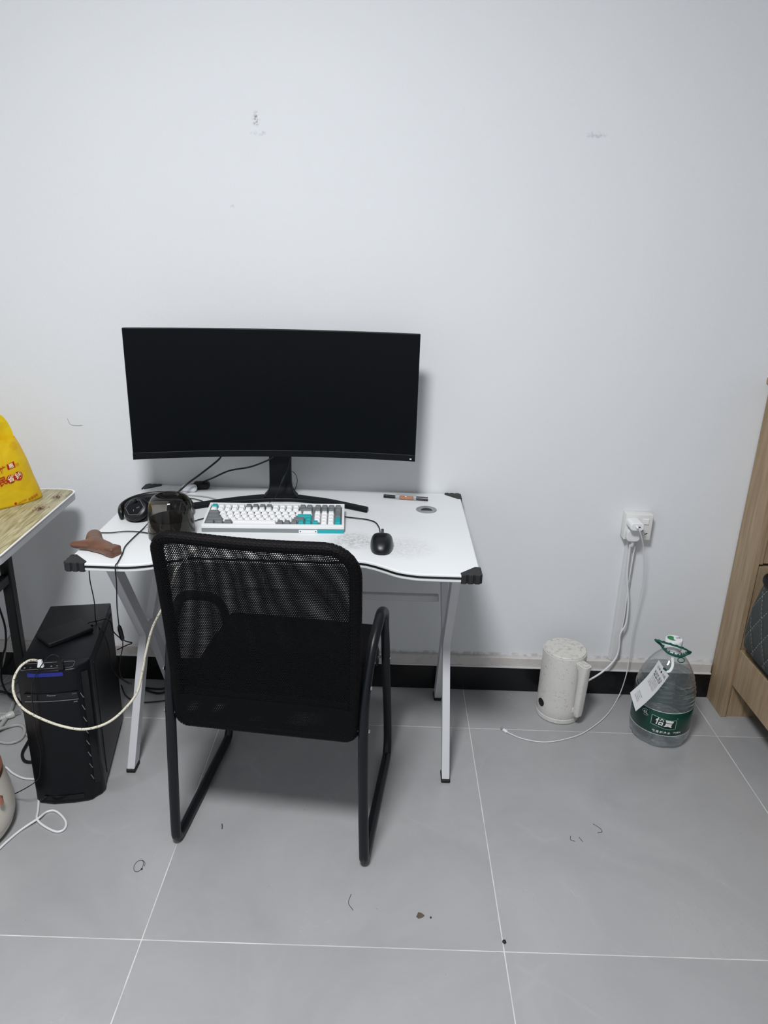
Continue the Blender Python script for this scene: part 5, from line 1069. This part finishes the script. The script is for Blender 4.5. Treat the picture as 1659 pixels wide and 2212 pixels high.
for v in range(14):
    for u in (0, 4): bm.faces.new((grid[v][u], grid[v + 1][u], back[v + 1][u], back[v][u]))
for u in range(4):
    for v in (0, 14): bm.faces.new((grid[v][u], grid[v][u + 1], back[v][u + 1], back[v][u]))
pp_ = link('paper', bm, M['paper'], tg, smooth=True)
Wt, Lt = (TR - TL).length, (BL - TL).length
bm = B()
def tl(s, size, v, u=0.5, sh=0, bold=0): text_into(bm, s, size, lambda a, b: tagp(u + a / Wt, v - b / Lt, 0.0009), bold=bold)
tl('订单 ● 小店', 0.0085, 0.11); tl('配送员 备注', 0.0080, 0.225); tl('45-36-TCP', 0.0085, 0.285, bold=0.0002)
random.seed(3)
for v in (0.345, 0.385, 0.425, 0.465, 0.50): tl(''.join(random.choice('一二十口日田中土上下人大小') for _ in range(9)), 0.0042, v)
for v in (0.78, 0.82, 0.86, 0.90): tl(''.join(random.choice('一二十口日田中土上下人大小') for _ in range(7)), 0.0038, v, 0.42)
link_sheet('tag_lettering', bm, M['ink'], tg)
bm = B(); L = Vector(tg.location)
tube(bm, [p - L for p in smooth_pts([(0.598, -0.262, 0.300), (0.590, -0.290, 0.289), (0.579, -0.303, 0.278), (0.568, -0.305, 0.276)], 5)], 0.003, 8, flat=(0.0038, 0.0010)); link('tie_band', bm, M['white'], tg, smooth=True)
bm = B(); box(bm, Vector((0.563, -0.3035, 0.2835)) - L, (0.014, 0.004, 0.006), 0.001, 1, rot=Matrix.Rotation(radians(38), 3, 'Y')); link('green_clip', bm, M['ring'], tg)

# ================================================================ BED
bed = thing('bed', 'pale oak bed with tall headboard against the back wall at the right', 'bed', (1.36, -1.05, 0))
def bdl(c): return (c[0] - 1.36, c[1] + 1.05, c[2])
bm = B(); box(bm, bdl((0.864, -0.066, 0.55)), (0.018, 0.124, 1.10), 0.001, 1); link('headboard_side_panel', bm, M['oak'], bed)
bm = B(); box(bm, bdl((1.856, -0.066, 0.55)), (0.018, 0.124, 1.10), 0.001, 1); link('headboard_side_panel', bm, M['oak'], bed)
bm = B(); box(bm, bdl((1.36, -0.064, 0.275)), (0.974, 0.116, 0.55), 0.001, 1); link('headboard_lower_panel', bm, M['oak'], bed)
bm = B(); box(bm, bdl((1.36, -0.058, 0.825)), (0.974, 0.104, 0.54), 0.001, 1); link('headboard_upper_panel', bm, M['oak'], bed)
bm = B(); box(bm, bdl((0.8790, -0.1195, 0.829)), (0.012, 0.014, 0.54), 0.001, 1); link('trim_strip', bm, M['oak'], bed)
bm = B(); box(bm, bdl((1.118, -0.1165, 0.829)), (0.462, 0.012, 0.535), 0.001, 1); dr = link('cupboard_door', bm, M['oak'], bed)
bm = B(); box(bm, bdl((1.600, -0.1165, 0.829)), (0.490, 0.012, 0.535), 0.001, 1); link('cupboard_door', bm, M['oak'], bed)
bm = B(); tube(bm, [bdl((0.8795, -0.122, 0.737)), bdl((0.8795, -0.142, 0.737))], 0.0075, 14); link('door_knob', bm, M['slot'], dr, smooth=True)
bm = B(); box(bm, bdl((1.36, -0.066, 1.109)), (1.03, 0.14, 0.018), 0.001, 1); link('headboard_cap', bm, M['oak'], bed)
for x in (0.879, 1.841):
    bm = B(); box(bm, bdl((x, -1.100, 0.193)), (0.018, 1.94, 0.134), 0.0015, 1); link('side_rail', bm, M['oak'], bed)
bm = B(); box(bm, bdl((1.36, -2.079, 0.20)), (1.02, 0.018, 0.40), 0.0015, 1); link('footboard', bm, M['oak'], bed)
bm = B(); box(bm, bdl((1.36, -1.10, 0.250)), (0.94, 1.93, 0.018), 0, 1); link('slatted_base', bm, M['oak'], bed)
bm = B(); box(bm, bdl((1.36, -1.4, 0.12)), (0.9, 0.04, 0.236), 0, 1); link('support_leg', bm, M['oak'], bed)
mt = thing('mattress', 'dark grey quilted mattress with black piped edges lying on the bed', 'mattress', (1.356, -1.108, 0.264))
def mlp(c): return (c[0] - 1.362, c[1] + 1.105, c[2] - 0.256)
ol = rrect(1.012, 1.93, 0.07, 8); bm = B(); rg = []
for z, o_ in ((0.002, -0.048), (0.006, -0.036), (0.020, -0.014), (0.045, 0.006), (0.10, 0.008), (0.17, 0.004), (0.24, -0.006), (0.275, -0.014), (0.286, -0.03)):
    rg.append([bm.verts.new((x * (1 + 2 * o_ / 0.985), y * (1 + 2 * o_ / 1.93), z)) for x, y in ol])
for A, C in zip(rg, rg[1:]):
    for k in range(len(A)): bm.faces.new((A[k], A[(k + 1) % len(A)], C[(k + 1) % len(A)], C[k]))
bm.faces.new(rg[0][::-1]); bm.faces.new(rg[-1]); link('quilted_cover', bm, M['matt'], mt, smooth=True)
for z, o_, fl_ in ((0.013, -0.022, (0.006, 0.007)), (0.273, -0.010, (0.009, 0.012))):
    bm = B(); tube(bm, [Vector((x * (1 + 2 * o_ / 0.985), y * (1 + 2 * o_ / 1.93), z)) for x, y in ol], 0.01, 10, closed=True, flat=fl_); link('piping', bm, M['piping'], mt, smooth=True)

# ================================================================ FOLDING TABLE
tb = thing('folding_table', 'folding table with greyed wood-print top and black steel legs at the left', 'table', (-1.245, -0.095, 0), 2.6)
tw, td = 0.98, 0.545
ol = rrect(tw, td, 0.035, 6, -tw / 2, -td / 2)
bm = B(); prism(bm, ol, 0.705, 0.7245); link('tabletop', bm, M['ttop'], tb)
def ring_edge(bm, ol, z0, z1, off, t_):
    cx, cy = -tw / 2, -td / 2
    def sc(o_): return [(cx + (x - cx) * (1 + 2 * o_ / tw), cy + (y - cy) * (1 + 2 * o_ / td)) for x, y in ol]
    a = sc(off); b = sc(off - t_); n = len(ol)
    R4 = [[bm.verts.new((x, y, z0)) for x, y in a], [bm.verts.new((x, y, z1)) for x, y in a], [bm.verts.new((x, y, z1)) for x, y in b], [bm.verts.new((x, y, z0)) for x, y in b]]
    for i in range(4):
        A, C = R4[i], R4[(i + 1) % 4]
        for k in range(n): bm.faces.new((A[k], A[(k + 1) % n], C[(k + 1) % n], C[k]))
bm = B(); ring_edge(bm, ol, 0.7228, 0.7252, 0.0042, 0.0045); link('edge_lip', bm, M['wplastic'], tb, smooth=True)
bm = B(); ring_edge(bm, ol, 0.7025, 0.7228, 0.003, 0.0035); link('edge_banding', bm, M['alu'], tb, smooth=True)
for x in (-0.225, -0.78):
    for y0 in (-0.05, -0.435):
        bm = B(); box(bm, (x, y0, 0.352), (0.030, 0.030, 0.704), 0.003, 2); lg = link('leg', bm, M['bmetal'], tb)
    bm = B(); box(bm, (x, -0.242, 0.69), (0.028, 0.36, 0.028), 0.002, 1); link('leg_rail', bm, M['bmetal'], tb)
    bm = B(); box(bm, (x, -0.242, 0.45), (0.022, 0.36, 0.030), 0.002, 1); link('leg_rail', bm, M['bmetal'], tb)
for (xa, xb) in ((-0.225, -0.52), (-0.78, -0.49)):
    bm = B(); tube(bm, [(xa, -0.10, 0.46), (xb, -0.12, 0.69)], 0.009, 8); tube(bm, [(xa + (-0.03 if xa > -0.5 else 0.03), -0.10, 0.40), (xa, -0.10, 0.47)], 0.014, 8); link('folding_brace', bm, M['bmetal'], tb, smooth=True)
# dried petals on the table
random.seed(11)
for (px, py, lbl) in ((-1.270, -0.178, 'small clump of dried pink petals on the table near its back corner'), (-1.272, -0.279, 'larger clump of dried pink petals on the table in front of the bag')):
    bm = B()
    for k in range(34):
        a = random.uniform(0, 2 * pi); r_ = abs(random.gauss(0, 0.010)); c = Vector((px + r_ * cos(a) * 1.1, py + r_ * sin(a) * 1.3, 0.7252 + random.uniform(0.001, 0.005)))
        q = Matrix.Rotation(random.uniform(0, 6), 3, 'Z') @ Matrix.Rotation(random.uniform(-0.8, 0.8), 3, 'X'); s_ = random.uniform(0.002, 0.0045)
        vs = [bm.verts.new(c + q @ Vector(p) * s_) for p in ((-1, 0, 0), (-0.2, -0.6, 0.25), (1, 0, 0.1), (0, 0.6, 0.3))]; bm.faces.new(vs)
    o = link('dried_petals', bm, M['petal']); tag(o, lbl, 'petals'); o['kind'] = 'stuff'

# ================================================================ YELLOW SHOPPING BAG
bg = thing('shopping_bag', 'yellow plastic shopping bag with red print standing on the wooden table', 'bag', (-1.296, -0.192, 0.7255), 51.7)
from mathutils import noise as mn
def xr(z):
    T = [(0, 0.010), (0.02, 0.006), (0.05, -0.002), (0.115, -0.019), (0.165, -0.034), (0.21, -0.053), (0.256, -0.080)]
    for (a, b), (c, d) in zip(T, T[1:]):
        if z <= c: return b + (d - b) * (z - a) / (c - a)
    return -0.082
BC = -0.155
def bw(z): return BC * -1 + xr(z)
def bd(z): return 0.048 - 0.10 * max(0, z - 0.03) ** 1.15 * 1.35
def bag_pt(a, z):
    w_, d_ = bw(z), max(0.010, bd(z)); c_, s_ = cos(a), sin(a)
    x = BC + w_ * math.copysign(abs(c_) ** 0.55, c_); y = 0.050 + d_ * math.copysign(abs(s_) ** 0.8, s_)
    nz_ = mn.noise(Vector((x * 16, y * 10, z * 13))) * 0.006 + mn.noise(Vector((x * 45, y * 20, z * 30 + 5))) * 0.0022
    k = min(1, z / 0.02)
    return Vector((x, y + nz_ * k * (1 if s_ < 0 else -1), z))
def bag_front(x, z, off=0.0):
    w_ = bw(z); u = max(-0.999, min(0.999, (x - BC) / w_)); c_ = abs(u) ** (1 / 0.55); s_ = -math.sqrt(max(0, 1 - c_ * c_)); a = math.atan2(s_, math.copysign(c_, u))
    p = bag_pt(a, z); return Vector((x, p.y - off, z))
bm = B(); NAg = 96; zs = [0.19 * k / 30 for k in range(31)]
rings = [[bm.verts.new(bag_pt(2 * pi * k / NAg, z)) for k in range(NAg)] for z in zs]
for A, C in zip(rings, rings[1:]):
    for k in range(NAg): bm.faces.new((A[k], A[(k + 1) % NAg], C[(k + 1) % NAg], C[k]))
bm.faces.new(rings[0][::-1]); link('bag_body', bm, M['bag'], bg, smooth='all')
# vest handles: flat straps rising from both shoulders
def strap(P, wd, name='handle_strap'):
    P = smooth_pts(P, 6); b = B(); L_ = []
    for i, p in enumerate(P):
        t_ = (P[min(i + 1, len(P) - 1)] - P[max(i - 1, 0)]).normalized(); n_ = Vector((0, 1, 0)).cross(t_).normalized(); ww = wd[0] + (wd[1] - wd[0]) * i / (len(P) - 1)
        cr = mn.noise(p * 40) * 0.002
        L_.append([b.verts.new(p + n_ * ww * s_ + Vector((0, cr + 0.004 * (1 - abs(s_)), 0))) for s_ in (-1, -0.5, 0, 0.5, 1)])
    for A, C in zip(L_, L_[1:]):
        for k in range(4): b.faces.new((A[k], A[k + 1], C[k + 1], C[k]))
    link(name, b, M['bag'], bg, smooth='all')
for s_ in (1, -1):
    f = lambda x: x if s_ > 0 else 2 * BC - x
    strap([(f(-0.060), 0.050, 0.160), (f(-0.066), 0.048, 0.205), (f(-0.078), 0.046, 0.235), (f(-0.090), 0.048, 0.248), (f(-0.104), 0.055, 0.240), (f(-0.112), 0.060, 0.215), (f(-0.118), 0.058, 0.170)], (0.0185, 0.0120))
    strap([(f(-0.070), 0.060, 0.180), (f(-0.082), 0.062, 0.215), (f(-0.098), 0.062, 0.236), (f(-0.112), 0.066, 0.226), (f(-0.122), 0.070, 0.205), (f(-0.128), 0.066, 0.165)], (0.010, 0.011))
# printing
def bp2(x, z, off): return bag_front(x, z, off)
def disc(bm, cx, cz, r_, off, n=28):
    c = bm.verts.new(bp2(cx, cz, off)); rim = [[bm.verts.new(bp2(cx + r_ * q * cos(2 * pi * k / n), cz + r_ * q * 1.0 * sin(2 * pi * k / n), off)) for k in range(n)] for q in (0.5, 1)]
    for k in range(n): bm.faces.new((c, rim[0][k], rim[0][(k + 1) % n])); bm.faces.new((rim[0][k], rim[1][k], rim[1][(k + 1) % n], rim[0][(k + 1) % n]))
def quad_patch(bm, pts4, off, n=5):
    P = [Vector((x, z)) for x, z in pts4]; g_ = [[None] * (n + 1) for _ in range(n + 1)]
    for i in range(n + 1):
        for j in range(n + 1):
            p = P[0].lerp(P[1], i / n).lerp(P[3].lerp(P[2], i / n), j / n); g_[i][j] = bm.verts.new(bp2(p.x, p.y, off))
    for i in range(n):
        for j in range(n): bm.faces.new((g_[i][j], g_[i + 1][j], g_[i + 1][j + 1], g_[i][j + 1]))
Z0 = 0.7255
bm = B(); disc(bm, -0.067, 0.0845, 0.0128, 0.0028); link_sheet('printed_circle', bm, M['red'], bg)
bm = B(); disc(bm, -0.0895, 0.0800, 0.0125, 0.0025); link_sheet('printed_circle', bm, M['red'], bg)
bm = B(); quad_patch(bm, [(-0.093, 0.1065), (-0.070, 0.111), (-0.072, 0.128), (-0.094, 0.122)], 0.0014); link_sheet('printed_square', bm, M['red'], bg)
bm = B()
RZ = radians(12)
def rot2(cx, cz, off): return lambda a, b: bp2(cx + a * cos(RZ) - b * sin(RZ), cz + a * sin(RZ) + b * cos(RZ), off)
text_into(bm, '为人民', 0.026, rot2(-0.138, 0.072, 0.0030), bold=0.0004, sub=1)
text_into(bm, '零食很忙', 0.020, rot2(-0.136, 0.104, 0.0030), bold=0.0002, sub=1)
text_into(bm, '||||', 0.010, rot2(-0.064, 0.117, 0.0014))
link_sheet('slogan_lettering', bm, M['red'], bg, kind='stuff'); bm = B()
for i in range(9):
    for j in range(9):
        if abs(i - 5) + abs(j - 4) * 0.9 < 6: disc(bm, -0.074 + i * 0.0026 + (j % 2) * 0.0013, 0.1585 + j * 0.0026, 0.0005, 0.0014, 6)
link_sheet('halftone_dots', bm, M['red'], bg, kind='stuff'); bm = B()
text_into(bm, '全国连锁', 0.0085, rot2(-0.034, 0.0125, 0.0030), bold=0.0001, sub=1)
text_into(bm, '绿色环保袋', 0.0055, rot2(-0.068, 0.0085, 0.0026))
text_into(bm, '●', 0.010, rot2(-0.088, 0.0065, 0.0024))
link_sheet('base_lettering', bm, M['red'], bg, kind='stuff')
bm = B(); text_into(bm, '钱', 0.0205, rot2(-0.067, 0.0845, 0.0042), bold=0.0003, sub=1); text_into(bm, '省', 0.0205, rot2(-0.0895, 0.080, 0.0040), bold=0.0003, sub=1); text_into(bm, '惠', 0.0150, rot2(-0.0825, 0.1165, 0.0034), bold=0.0002, sub=1)
link_sheet('cream_lettering', bm, M['cream_print'], bg)

# ================================================================ RICE COOKER
rc = thing('rice_cooker', 'cream electric cooker with rose gold trim at the lower left corner', 'cooker', (-1.384, -0.748, 0))
bm = B(); lathe(bm, [(0, 0.0), (0.128, 0.0), (0.138, 0.005), (0.148, 0.020), (0.1545, 0.045), (0.1560, 0.07), (0.153, 0.100), (0.1460, 0.135), (0.1395, 0.165), (0, 0.165)], 96); link('body', bm, M['cream'], rc, smooth=True)
bm = B(); lathe(bm, [(0.1355, 0.163), (0.1412, 0.164), (0.1405, 0.176), (0.1355, 0.178)], 96); link('rose_gold_rim', bm, M['rose'], rc, smooth=True)
bm = B(); lathe(bm, [(0, 0.172), (0.1362, 0.172), (0.1355, 0.182), (0.115, 0.198), (0.07, 0.207), (0, 0.209)], 96); ld_ = link('lid', bm, M['cream'], rc, smooth=True)
bm = B(); lathe(bm, [(0, 0.208), (0.012, 0.208), (0.018, 0.223), (0.014, 0.231), (0, 0.233)], 32); link('lid_knob', bm, M['rose'], ld_, smooth=True)
bm = B(); lathe(bm, [(0.1535, 0.038), (0.1542, 0.039), (0.1543, 0.040), (0.1538, 0.041)], 96); link('seam_line', bm, M['gcable'], rc, smooth=True)
aa = radians(-8); hx, hy = cos(aa), sin(aa)
bm = B(); tube(bm, [(hx * 0.140, hy * 0.140, 0.140), (hx * 0.158, hy * 0.158, 0.142), (hx * 0.160, hy * 0.160, 0.138)], 0.0050, 12); box(bm, (hx * 0.161, hy * 0.161, 0.132), (0.008, 0.013, 0.026), 0.004, 3, rot=Matrix.Rotation(aa, 3, 'Z')); link('side_handle', bm, M['rose'], rc, smooth=True)

# ================================================================ HAIR, CRUMBS AND DIRT ON FLOOR AND WALL
def hairc(pts, label, r=0.0006): cable('hair_strand', pts, r, M['hair'], label, 'hair', n=5, sub=5, group='loose hairs')
hairc([(-0.872 + 0.014 * cos(a) * (1 - 0.05 * a), -0.832 + 0.018 * sin(a), 0.0008) for a in [0.6 * k for k in range(14)]], 'tight curl of dark hair on the floor left of the chair')
hairc([(-0.700, -0.684, 0.0008), (-0.697, -0.694, 0.0008), (-0.696, -0.702, 0.0008)], 'short dark hair on the floor between the chair runners', 0.0012)
hairc([(0.225, -0.686, 0.0008), (0.222, -0.700, 0.0008), (0.232, -0.705, 0.0008)], 'small hooked hair on the floor below the charging cable')
hairc([(0.246, -0.690, 0.0008), (0.25, -0.700, 0.0008), (0.252, -0.706, 0.0008)], 'short hair beside the hooked hair on the floor')
hairc([(0.296, -0.640, 0.0008), (0.310, -0.655, 0.0008), (0.313, -0.668, 0.0008), (0.300, -0.672, 0.0008)], 'faint curved hair on the floor right of the hooked hair')
hairc([(-0.345, -0.895, 0.0008), (-0.350, -0.92, 0.0008), (-0.338, -0.94, 0.0008)], 'curved hair on the floor right of the chair foot')
hairc([(-1.290, -0.0008, 0.925), (-1.284, -0.0008, 0.908), (-1.268, -0.0008, 0.903), (-1.246, -0.0008, 0.905)], 'bent hair stuck on the wall above the wooden table', 0.0003)
bm = B()
for k in range(9):
    a = 2 * pi * k / 9; r_ = 0.0085 + random.uniform(-0.002, 0.002); bm.verts.new((-0.182 + r_ * cos(a), -0.948 + r_ * sin(a), 0.0005))
bm.faces.new(list(bm.verts)); ex = bmesh.ops.extrude_face_region(bm, geom=list(bm.faces))
for v in [g for g in ex['geom'] if isinstance(g, bmesh.types.BMVert)]: v.co.z += 0.0009; v.co.x = -0.182 + (v.co.x + 0.182) * 0.8; v.co.y = -0.948 + (v.co.y + 0.948) * 0.8
o = link('dirt_spot', bm, M['dirt']); tag(o, 'round brown dried dirt spot on the floor tile in front of the chair', 'dirt')
for (x, y, s_, lb) in ((0.003, -1.011, 0.0042, 'black crumb on the floor beside the tile joint'), (-0.158, -0.953, 0.002, 'tiny dark crumb right of the brown dirt spot'), (-0.862, -0.842, 0.0022, 'tiny dark crumb beside the hair curl')):
    bm = B(); bmesh.ops.create_icosphere(bm, subdivisions=2, radius=s_)
    for v in bm.verts: v.co = Vector((x + v.co.x, y + v.co.y * 1.2, 0.0002 + s_ * 0.7 + v.co.z * 0.7)) + Vector([random.uniform(-0.2, 0.2) * s_ for _ in range(2)] + [0])
    o = link('crumb', bm, M['slot'], smooth='all'); tag(o, lb, 'crumb', 'crumbs on the floor')
